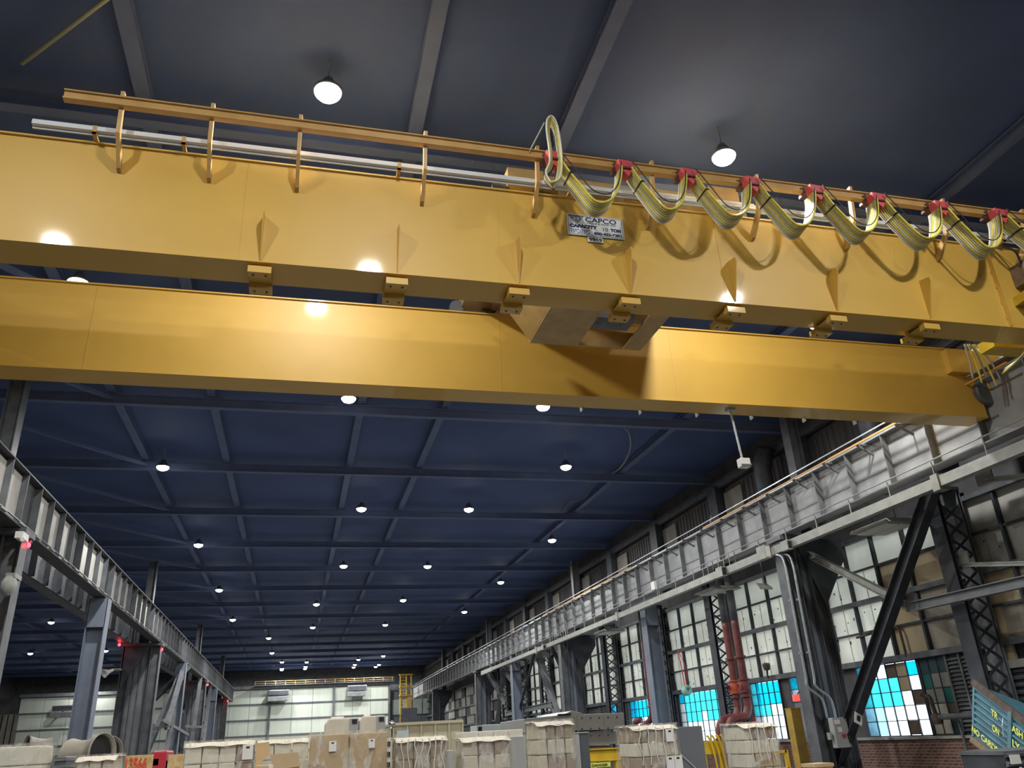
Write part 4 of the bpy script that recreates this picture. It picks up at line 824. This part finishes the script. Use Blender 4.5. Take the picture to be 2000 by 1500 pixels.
ux = (B_-A).normalized(); uz = (A-D_).normalized()
def st(s, u, v, size, w): text('stencil', s, size, quad(u, v)+nrm*.05, ux, uz, YLT, hp, w=w, bold=.004)
st('TR', .26, .33, .17, .2); st('ASH', .53, .33, .17, .3); st('ON', .28, .6, .17, .2); st('LY', .54, .6, .17, .2); st('NO CARDBOARD', .0, .90, .15, 1.25)
for x_, z_ in ((0, 0), (1, 0)): pass
for u in (.1, .85):
    q = quad(u, 1)-nrm*.7; MB().box(q.x-.06, q.x+.06, q.y-.06, q.y+.06, 0, q.z).build('stand_leg', RUST, hp)
db = root('scrap_bin', (12.1, 12.9, 0), 'black corrugated scrap bin with white letters under the tilted hopper', 'bin')
MB().box(11.45, 12.9, 12.2, 13.2, .1, 1.02).build('body', DRK, db, bevel=.02)
a = MB().tube([(11.45, 12.2, .3), (12.9, 12.2, .3)], .045, 6).build('rib', DRK2, db)
for k in range(1, 6): share(a, 'rib', (0, 0, k*.14), db)
MB().box(11.43, 12.92, 12.17, 13.22, 1.0, 1.06).build('rim', DRK2, db); text('lettering', 'SCRAP', .16, (11.62, 12.145, .70), X_, Z_, WHT, db, w=.5, bold=.003); MB().box(11.5, 11.7, 12.14, 12.16, .86, 1.0).build('paint_mark', WHT, db)
for x in (11.55, 12.8): MB().box(x-.05, x+.05, 12.3, 13.1, 0, .1).build('skid', DRK2, db)

# ---------------------------------------------------------------- pallet loads in the foreground
def load(nm, lab, px0, px1, pyt, y, layers, cols, pat, dep=1.0, cap=True, lh=.25, straps=0, labels=(), tilt=0.0, extra=0):
    dep = min(dep, .7); a = at(px0, pyt, 'Y', y+(dep if px0 > 572 else 0)); b = at(px1, pyt, 'Y', y+(dep if px1 < 572 else 0)); zt = (a.z+b.z)/2; x0, x1 = a.x, b.x
    r = root(nm, ((x0+x1)/2, y+dep/2, 0), lab, 'pallet load')
    wd = (x1-x0)/cols; nl = int((zt-.16)/lh); z0 = zt-nl*lh-(.03 if cap else 0)
    p = MB()
    for k in range(5): p.box(x0, x1, y+k*(dep-.1)/4, y+.1+k*(dep-.1)/4, z0-.022, z0)
    for xx in (x0, (x0+x1)/2-.05, x1-.1): p.box(xx, xx+.1, y, y+dep, 0, z0-.022)
    p.build('pallet', PAL, r)
    for l in range(nl):
        top = nl-1-l
        nc = cols if not callable(cols) else cols(top)
        for c in range(nc):
            mt = CARD[pat(top, c)]; j = random.uniform(-.018, .018); e = .012
            zz = z0+l*lh
            MB().hexa([(x0+c*wd+e*.3, y+j, zz), (x0+(c+1)*wd-e*.3, y+j*.3, zz), (x0+(c+1)*wd-e*.3, y+dep-.03, zz), (x0+c*wd+e*.3, y+dep-.03, zz), (x0+c*wd+e, y+j-.006, zz+lh-.012), (x0+(c+1)*wd-e, y+j, zz+lh-.012), (x0+(c+1)*wd-e, y+dep-.04, zz+lh-.012), (x0+c*wd+e, y+dep-.04, zz+lh-.012)]).build('carton', mt, r, bevel=.012)
    if cap:
        n = 10
        def cf(u, v):
            return V((x0-.02+(x1-x0+.04)*u, y-.035+(dep+.06)*v if v > .12 else y-.04, (zt+.0+.004*math.sin(u*23)+.004*math.sin(v*17+u*9)) if v > .12 else zt-.055-.008*math.sin(u*14)))
        MB().sheet(cf, 16, 9).build('paper_cover', CARD[3], r, smooth=True, solid=.006)
    def wf_(u, v):
        ang = u*4; k = int(min(ang, 3.999)); t = ang-k
        cs = [(x0-.02, y-.025), (x1+.02, y-.025), (x1+.02, y+dep+.02), (x0-.02, y+dep+.02), (x0-.02, y-.025)]
        p_ = V((*cs[k], 0)).lerp(V((*cs[k+1], 0)), t); s = .008*math.sin(t*22+v*9+k)+.006*math.sin(v*31)
        if 0 < k % 2 or k == 0: p_.y -= abs(s) if k == 0 else 0
        return V((p_.x, p_.y, z0+.02+(zt-z0+.01)*v))
    MB().sheet(wf_, 48, 10).build('stretch_wrap', FILM, r, smooth=True)
    for k in range(straps):
        xx = x0+(x1-x0)*(k+.7)/(straps+.4)
        MB().tube(bez([(xx, y-.03, zt-.02), (xx+random.uniform(-.02, .02), y-.04, zt-.12), (xx+random.uniform(-.03, .03), y-.035, zt-.25), (xx+random.uniform(-.03, .03), y-.04, zt-.4), (xx, y-.035, zt-.55)], 4), .009, 5).build('twine', CARD[3], r)
    for (u, dz, s) in labels:
        xx = x0+(x1-x0)*u
        g = MB().box(xx, xx+.15*s, y-.042, y-.038, zt-dz-.2*s, zt-dz).build('label', WHT, r)
        MB().box(xx+.05*s, xx+.1*s, y-.045, y-.042, zt-dz-.05*s, zt-dz-.025*s).build('print', BLK, g)
    return r
L = load
L('wrapped_pallet', 'white film wrapped bundle at the lower left corner', -60, 108, 1458, 13.5, 5, 1, lambda t, c: 2, cap=False)
L('paper_pallet', 'low stack of cream parcels under kraft paper, left of the red numbered board', 152, 243, 1477, 13.5, 5, 3, lambda t, c: 3)
L('wrapped_pallet', 'wrapped stack of white cartons with a darker right-hand column and a white label', 363, 500, 1449, 13.5, 5, 4, lambda t, c: 2 if c < 3 else 1, labels=((.84, .06, 1),))
L('wrapped_pallet', 'wrapped stack of white cartons behind the opened tan box', 503, 604, 1444, 14.0, 5, 3, lambda t, c: 2)
L('carton_pallet', 'pair of big tan cartons with small white tags in the lower middle', 605, 757, 1432, 13.0, 3, 2, lambda t, c: 0, cap=False, lh=.55, labels=((.24, .10, .7), (.75, .10, .6)))
L('wrapped_pallet', 'wrapped brown cartons tied with many cream cords, beside the blue tape', 765, 872, 1440, 12.5, 5, 3, lambda t, c: 1, straps=7)
L('wrapped_pallet', 'sagging wrapped stack of cream bags with brown right half', 886, 995, 1440, 12.5, 5, 3, lambda t, c: (3 if c < 1 or t % 2 else 1), lh=.2, straps=0)
L('wrapped_pallet', 'tall leaning wrapped stack of cream and brown layers left of the grey machine', 1025, 1118, 1410, 12.5, 5, 4, lambda t, c: (3 if c < 1 or t % 2 else 1), lh=.21)
L('wrapped_pallet', 'wrapped stack with three square white labels, left of the dark grey panel', 1203, 1320, 1418, 12.5, 5, 6, lambda t, c: (2 if t % 2 and c < 4 else 3 if t % 2 else 1 if c < 4 else 3), lh=.2, straps=5, labels=((.72, .06, .9), (.66, .44, .9), (.84, .44, .9)))
L('wrapped_pallet', 'wrapped stack of four alternating white and tan layers at the foot of the red pipes', 1408, 1514, 1414, 12.5, 5, 4, lambda t, c: (1, 2, 0, 2)[t % 4] if c else 2, lh=.2, straps=4)
# opened tan cartons
ob = root('open_carton', (-.2, 12.4, 0), 'opened tan cardboard box with its flaps up in front of the white cartons', 'box')
def fl_(pts, y): return [at(a, b, 'Y', y) for a, b in pts]
MB().prism(fl_([(498, 1452), (526, 1449), (527, 1474), (512, 1486), (500, 1500)], 12.6), (0, .01, 0)).build('back_flap', CARD[0], ob)
MB().prism(fl_([(527, 1474), (583, 1469), (585, 1497), (534, 1504)], 12.3), (0, .01, 0)).build('front_flap', CARD[0], ob)
q0 = at(497, 1500, 'Y', 12.3); q1 = at(585, 1500, 'Y', 12.3)
MB().box(q0.x, q1.x, 12.31, 12.95, .9, 1.5).build('body', CARD[0], ob); MB().box(q0.x+.18, q0.x+.24, 12.29, 12.31, 1.42, 1.5).build('label', WHT, ob)
MB().box(q0.x-.05, q1.x+.05, 12.2, 13, 0, .9).build('carton_below', CARD[1], ob)
# plywood boards with red number
bd = root('numbered_board', (-2.3, 12.6, 0), 'strand board crate panel with a red painted number', 'board')
a_, b_ = at(246, 1476, 'Y', 12.6), at(300, 1474, 'Y', 12.6); MB().box(a_.x, b_.x, 12.6, 12.62, .3, a_.z).build('panel', OSB, bd)
text('number', '13566', .2, (a_.x+.01, 12.59, a_.z-.17), X_, Z_, ORI, bd, w=b_.x-a_.x-.08, bold=.004)
MB().box(a_.x, b_.x, 12.62, 13.4, .3, .36).build('base', PAL, bd); MB().box(a_.x, a_.x+.08, 12.62, 13.4, 0, .3).box(b_.x-.08, b_.x, 12.62, 13.4, 0, .3).build('skid', PAL, bd)
bd2 = root('strand_board', (-1.9, 12.6, 0), 'plain strand board panel right of the red machine', 'board')
a_, b_ = at(329, 1474, 'Y', 12.6), at(360, 1473, 'Y', 12.6); MB().box(a_.x, b_.x, 12.6, 12.62, .3, a_.z).build('panel', OSB, bd2); MB().box(a_.x, b_.x, 12.62, 13.4, 0, .3).build('base', PAL, bd2)
rm_ = root('red_machine', (-2.1, 18, 0), 'red and dark grey machine showing between the strand boards', 'machine')
a_, b_ = at(298, 1467, 'Y', 17), at(326, 1467, 'Y', 17); MB().box(a_.x, b_.x, 17, 18, 1.2, a_.z).build('hood', RED2, rm_, bevel=.03); MB().box(a_.x, b_.x, 17.05, 18, 0, 1.62).build('body', DRK2, rm_); MB().box(a_.x+.02, a_.x+.12, 17.0, 17.05, 1.55, 1.66).build('light', WHT, rm_); MB().box(a_.x+.02, a_.x+.1, 17.0, 17.05, 1.3, 1.5).build('tail_lamp', RED2, rm_)
# flared ducts
def bell(c, ax, r, L_, lab, yellow):
    t = root('flared_duct', (c[0], c[1], 0), lab, 'duct'); prof = [(r*1.02, 0), (r*.86, L_*.25), (r*.82, L_*.5), (r*.95, L_*.85), (r*1.1, L_), (r*1.06, L_), (r*.78, L_*.5), (r*.8, .02)]
    MB().lathe(c, prof, ax, 28).build('shell', mat('dull duct steel', (.36, .33, .27), .5, noise=(.26, .24, .2), scale=3), t, smooth=True)
    MB().lathe(c, [(0, L_*.9), (r*.9, L_*.9)], ax, 28).build('mouth_shade', BLK, t)  # black disc stands in for the darkness inside the mouth
    if yellow:
        h = MB().lathe(c, [(a*1.015, b) for a, b in prof[:4]], ax, 28); h.f = [f for f in h.f if sum(h.v[i][2] for i in f)/4 < c[2]-.02]
        h.build('painted_half', YEL2, t, smooth=True)
    MB().box(c[0]-.2, c[0]+.4, c[1]-.15, c[1]+.15, 0, c[2]-r*.9).build('stand', YEL2 if yellow else GRY2, t)
c1 = at(140, 1476, 'Y', 17); bell((c1.x-.05, 17.2, c1.z-.02), (.85, -.5, .06), .30, .68, 'large flared grey duct with a yellow lower half, left of the paper stack', True)
c2 = at(180, 1470, 'Y', 18.5); bell((c2.x-.1, 18.6, c2.z-.08), (.8, -.55, .1), .27, .6, 'smaller flared duct mouth behind the large one', False)
c3 = at(60, 1450, 'Y', 22); bell((c3.x+.4, 22, c3.z-.12), (-.8, -.5, .1), .2, .5, 'dark round duct mouth showing behind the white bundle', False)
tb = root('black_tub', (-3.6, 14, 0), 'ribbed dark tub between the white bundle and the yellow duct', 'tub')
a_, b_ = at(108, 1478, 'Y', 14), at(130, 1478, 'Y', 14); MB().box(a_.x, b_.x, 14, 14.6, .2, a_.z).build('body', DRK2, tb, bevel=.02)
for k in range(3): MB().box(a_.x-.01, b_.x+.01, 13.98, 14.62, a_.z-.06-k*.09, a_.z-.03-k*.09).build('rib', GRY2, tb)
MB().box(a_.x, b_.x, 14, 14.6, 0, .2).build('base', DRK, tb)
# upright wrapped parts behind the big cartons
for i, (px0, px1, py, lab) in enumerate(((636, 700, 1402, 'grey wrapped upright machine part behind the tan cartons, left one'), (702, 752, 1397, 'grey wrapped upright machine part behind the tan cartons, right one'))):
    t = root('wrapped_part', (1, 16, 0), lab, 'machine part'); a_, b_ = at(px0, py, 'Y', 16), at(px1, py, 'Y', 16)
    MB().prism([(a_.x, 16, .1), (b_.x, 16, .1), (b_.x, 16, a_.z-.02), (a_.x+.06, 16, a_.z-.02), (a_.x, 16, a_.z-.1)], (0, .5, 0)).build('block', CARD[3], t, bevel=.02)
    MB().box(b_.x-.16, b_.x, 15.9, 16.5, .1, a_.z-.03).build('side_channel', STEEL, t, bevel=.01); MB().box(b_.x-.12, b_.x-.03, 15.88, 15.92, a_.z-.12, a_.z-.05).build('slot', BLK, t)
    MB().lathe((a_.x+.1, 16.25, a_.z-.03), [(0, 0), (.05, 0), (.05, b_.x-a_.x-.35), (0, b_.x-a_.x-.35)], (1, 0, 0), 12).build('rolled_top', CARD[2], t, smooth=True)
    MB().box(a_.x, b_.x, 16, 16.5, 0, .1).build('base', PAL, t)
wb = root('white_electrical_post', (1.8, 14.6, 0), 'narrow white upright post with black sockets and a chrome ball on top', 'post')
a_, b_ = at(746, 1442, 'Y', 14), at(766, 1442, 'Y', 14); MB().box(a_.x, b_.x, 14, 14.25, 0, a_.z).build('post', WHT, wb)
for k in range(3): MB().box(b_.x-.08, b_.x-.03, 13.98, 14.0, a_.z-.12-k*.15, a_.z-.05-k*.15).build('socket', BLK, wb)
c_ = at(767, 1416, 'Y', 14); MB().lathe((c_.x, 14.1, c_.z-.06), [(0, 0), (.035, .02), (.055, .06), (.05, .1), (.02, .125), (0, .13)], n=14).build('ball', CHR, wb, smooth=True); MB().tube([(c_.x, 14.1, c_.z-.05), (c_.x, 14.1, a_.z-.05), (b_.x-.02, 14.1, a_.z-.06)], .012, 6).build('stem', BLK, wb)
# cream container and things behind
cc = root('cream_container', (4, 27, 0), 'long cream coloured steel container with panel seams behind the pallets', 'container')
a_, b_ = at(768, 1412, 'Y', 24), at(903, 1402, 'Y', 24); MB().box(a_.x, b_.x, 24, 26.5, .1, a_.z).build('shell', CREAM, cc, bevel=.02); MB().box(a_.x-.02, b_.x+.02, 23.95, 26.5, a_.z-.07, a_.z).build('top_rail', CREAM, cc)
for k in range(6): MB().box(a_.x+(b_.x-a_.x)*k/5-.02, a_.x+(b_.x-a_.x)*k/5+.02, 23.96, 24, .1, a_.z-.07).build('seam_post', CREAM, cc)
MB().box(a_.x+.1, a_.x+.42, 23.94, 23.96, a_.z-.42, a_.z-.2).build('notice', ICE, cc); MB().box(a_.x, b_.x, 24, 26.5, 0, .1).build('skid', DRK2, cc)
for nm, lab, px0, px1, py, y, dp, mt, cat in (('dark_panel', 'dark square panel standing above the cream container', 785, 815, 1383, 40, .3, DRK, 'panel'), ('enamel_trough', 'pale blue white open box on the right of the cream container', 942, 1022, 1416, 22, .8, ICE, 'trough'),
        ('gray_cabinet', 'plain dark grey metal panel between two wrapped stacks', 1318, 1371, 1420, 13.5, .5, mat('plain slate panel', (.13, .14, .16), .45), 'cabinet'),
        ('grey_cabinet', 'pale grey cabinet side between the sagging and the tall wrapped stacks', 1006, 1026, 1438, 14.5, .6, STEEL, 'cabinet'), ('grey_cabinet', 'dull grey cabinet showing between the corded and the sagging stacks', 868, 888, 1466, 14.5, .5, STEEL, 'cabinet'), ('steel_upright', 'dark grey steel upright right of the tall wrapped stack', 1131, 1149, 1431, 13.5, .25, mat('slate upright', (.09, .105, .12), .5), 'post')):
    a_, b_ = at(px0, py, 'Y', y), at(px1, py, 'Y', y); t = root(nm, ((a_.x+b_.x)/2, y+dp/2, 0), lab, cat)
    h0 = a_.z-1.1 if nm == 'dark_panel' else .08
    MB().box(a_.x, b_.x, y, y+dp, h0, a_.z).build('body', mt, t, bevel=.01)
    MB().box(a_.x+.05, b_.x-.05, y+.05, y+dp-.05, 0, h0).build('stand', DRK2, t)
    if nm == 'steel_upright': MB().box(a_.x-.09, a_.x-.01, y-.02, y+.2, .1, a_.z-.02).build('flange', STEEL, t); MB().box(a_.x-.09, b_.x, y-.02, y+.25, a_.z-.01, a_.z+.01).build('cap', STEEL, t)
    if nm == 'enamel_trough': MB().box(a_.x-.16, a_.x, y-.03, y+dp, a_.z-.3, a_.z).build('end_frame', ICE, t); MB().box(a_.x-.12, a_.x-.02, y-.04, y, a_.z-.26, a_.z-.04).build('opening', BLK, t)
    if nm == 'gray_cabinet': MB().bar((a_.x+.02, y-.01, a_.z-.4), (b_.x-.1, y-.01, a_.z-.75), .01, .02).build('scratch', STEEL, t)
# big grey machine
gm = root('grey_machine', (10, 27, 0), 'long light grey machine cover with rivets and a raised hump behind the tall stack', 'machine')
Y_ = 19.0
pp = [at(a, b, 'Y', Y_) for a, b in ((1024, 1404), (1100, 1396), (1116, 1388), (1135, 1392), (1137, 1395), (1218, 1392), (1220, 1424), (1024, 1431))]
MB().prism(pp, (0, 2.4, 0)).build('cover', STEEL, gm, bevel=.01)
pp2 = [at(a, b, 'Y', Y_+.1) for a, b in ((1024, 1433), (1220, 1427), (1220, 1452), (1024, 1458))]; MB().prism(pp2, (0, 2.2, 0)).build('lower_panel', STEEL, gm)
rv = None
for px in range(1120, 1215, 17):
    for py in (1403, 1424, 1438):
        c_ = at(px, py-(px-1120)*.03, 'Y', Y_-.01); MB().lathe(c_, [(0, -.012), (.018, 0), (.018, .02)], (0, 1, 0), 8).build('rivet', DRK, gm)
for px in (1128, 1180): c_ = at(px, 1412, 'Y', Y_); MB().box(c_.x-.008, c_.x+.008, Y_-.008, Y_, c_.z-.25, c_.z+.15).build('seam', STEEL, gm)
c_ = at(1105, 1393, 'Y', Y_); MB().box(c_.x-.2, c_.x+.12, Y_-.02, Y_, c_.z-.05, c_.z-.01).build('slot', BLK, gm)
q0 = at(1024, 1460, 'Y', Y_); q1 = at(1220, 1460, 'Y', Y_); MB().box(q0.x, q1.x, Y_+.3, Y_+2, 0, 1.3).build('base', GRY2, gm)
yb = root('yellow_beam', (9, 17.5, 0), 'yellow steel channel under the light grey machine', 'beam')
a_, b_ = at(1146, 1463, 'Y', 17.5), at(1212, 1460, 'Y', 17.5); MB().ibeam((a_.x, 17.5, a_.z-.12), (b_.x, 17.5, b_.z-.12), .24, .14, .02, .02).build('channel', YEL2, yb)
for x in (a_.x+.1, b_.x-.1): MB().box(x-.06, x+.06, 17.45, 17.57, 0, a_.z-.24).build('leg', YEL2, yb)
ct = root('caution_tape', (9, 16, 0), 'yellow warning tape with black letters below the yellow channel', 'tape')
a_, b_ = at(1153, 1494, 'Y', 16), at(1192, 1490, 'Y', 16); MB().box(a_.x, b_.x, 16, 16.005, a_.z-.05, a_.z+.03).build('band', YLT, ct); text('lettering', 'DANGER', .06, (a_.x+.03, 15.998, a_.z-.035), X_, Z_, BLK, ct, w=b_.x-a_.x-.08, bold=.002)
for x in (a_.x, b_.x): MB().tube([(x, 16.02, 0), (x, 16.02, a_.z+.05)], .02, 6).build('stake', GRY2, ct)
# yellow rack and gate
yr = root('yellow_rack', (12.4, 20, 0), 'yellow steel rack with bent rods between the dark grey panel and the last stack', 'rack')
a_, b_ = at(1372, 1450, 'Y', 16), at(1412, 1450, 'Y', 16)
MB().box(a_.x, b_.x, 16, 16.2, a_.z-.22, a_.z).build('top_beam', YEL2, yr)
for k in range(4):
    x = a_.x+.08+k*.1; MB().tube(bez([(x, 15.95, a_.z+.12), (x+.05, 15.93, a_.z+.05), (x+.12, 15.93, a_.z-.3), (x+.2, 15.95, 0.05)], 5), .022, 8).build('rod', YEL2, yr, smooth=True)
for x in (a_.x+.03, b_.x-.03): MB().box(x-.03, x+.03, 16.02, 16.15, 0, a_.z-.2).build('leg', YEL2, yr)
MB().box(a_.x, b_.x, 16.02, 16.1, .5, .6).build('lower_beam', YEL2, yr)
yg = root('yellow_gate', (13.5, 19, 0), 'yellow tubular safety gate at the foot of the dark door', 'gate')
a_, b_ = at(1512, 1466, 'Y', 18), at(1536, 1466, 'Y', 18)
MB().box(a_.x, b_.x, 18, 18.06, a_.z-.06, a_.z).build('top_rail', YEL2, yg); MB().box(a_.x, b_.x, 18, 18.06, a_.z-.42, a_.z-.36).build('mid_rail', YEL2, yg)
for x in (a_.x, b_.x): MB().box(x-.04, x+.04, 18, 18.08, 0, a_.z).build('post', YEL2, yg)
gb = root('plain_carton', (13.6, 17, 0), 'flat tan carton lid at the foot of the black brace', 'box'); a_, b_ = at(1592, 1493, 'Y', 17.0), at(1626, 1493, 'Y', 17.0); MB().box(a_.x, b_.x, 17, 17.5, .2, a_.z).build('body', CARD[0], gb, bevel=.01); MB().box(a_.x-.02, b_.x+.02, 16.98, 17.52, a_.z-.06, a_.z+.01).build('lid', CARD[0], gb); MB().box(a_.x, b_.x, 17, 17.5, 0, .2).build('pallet', PAL, gb)
# low cartons deep in the gap between stacks
for i, (px0, px1, py, y, lab) in enumerate(((905, 1022, 1430, 15.5, 'long low row of cream cartons behind the sagging wrapped stack'),)):
    a_, b_ = at(px0, py, 'Y', y), at(px1, py, 'Y', y); t = root('carton_row', ((a_.x+b_.x)/2, y, 0), lab, 'pallet load')
    for l in range(6):
        for c in range(4): MB().box(a_.x+(b_.x-a_.x)*c/4+.005, a_.x+(b_.x-a_.x)*(c+1)/4-.005, y, y+.8, a_.z-.25*(l+1)+.01, a_.z-.25*l).build('carton', CARD[2], t, bevel=.01)
    MB().box(a_.x, b_.x, y, y+.8, 0, a_.z-1.5).build('pallet', PAL, t)
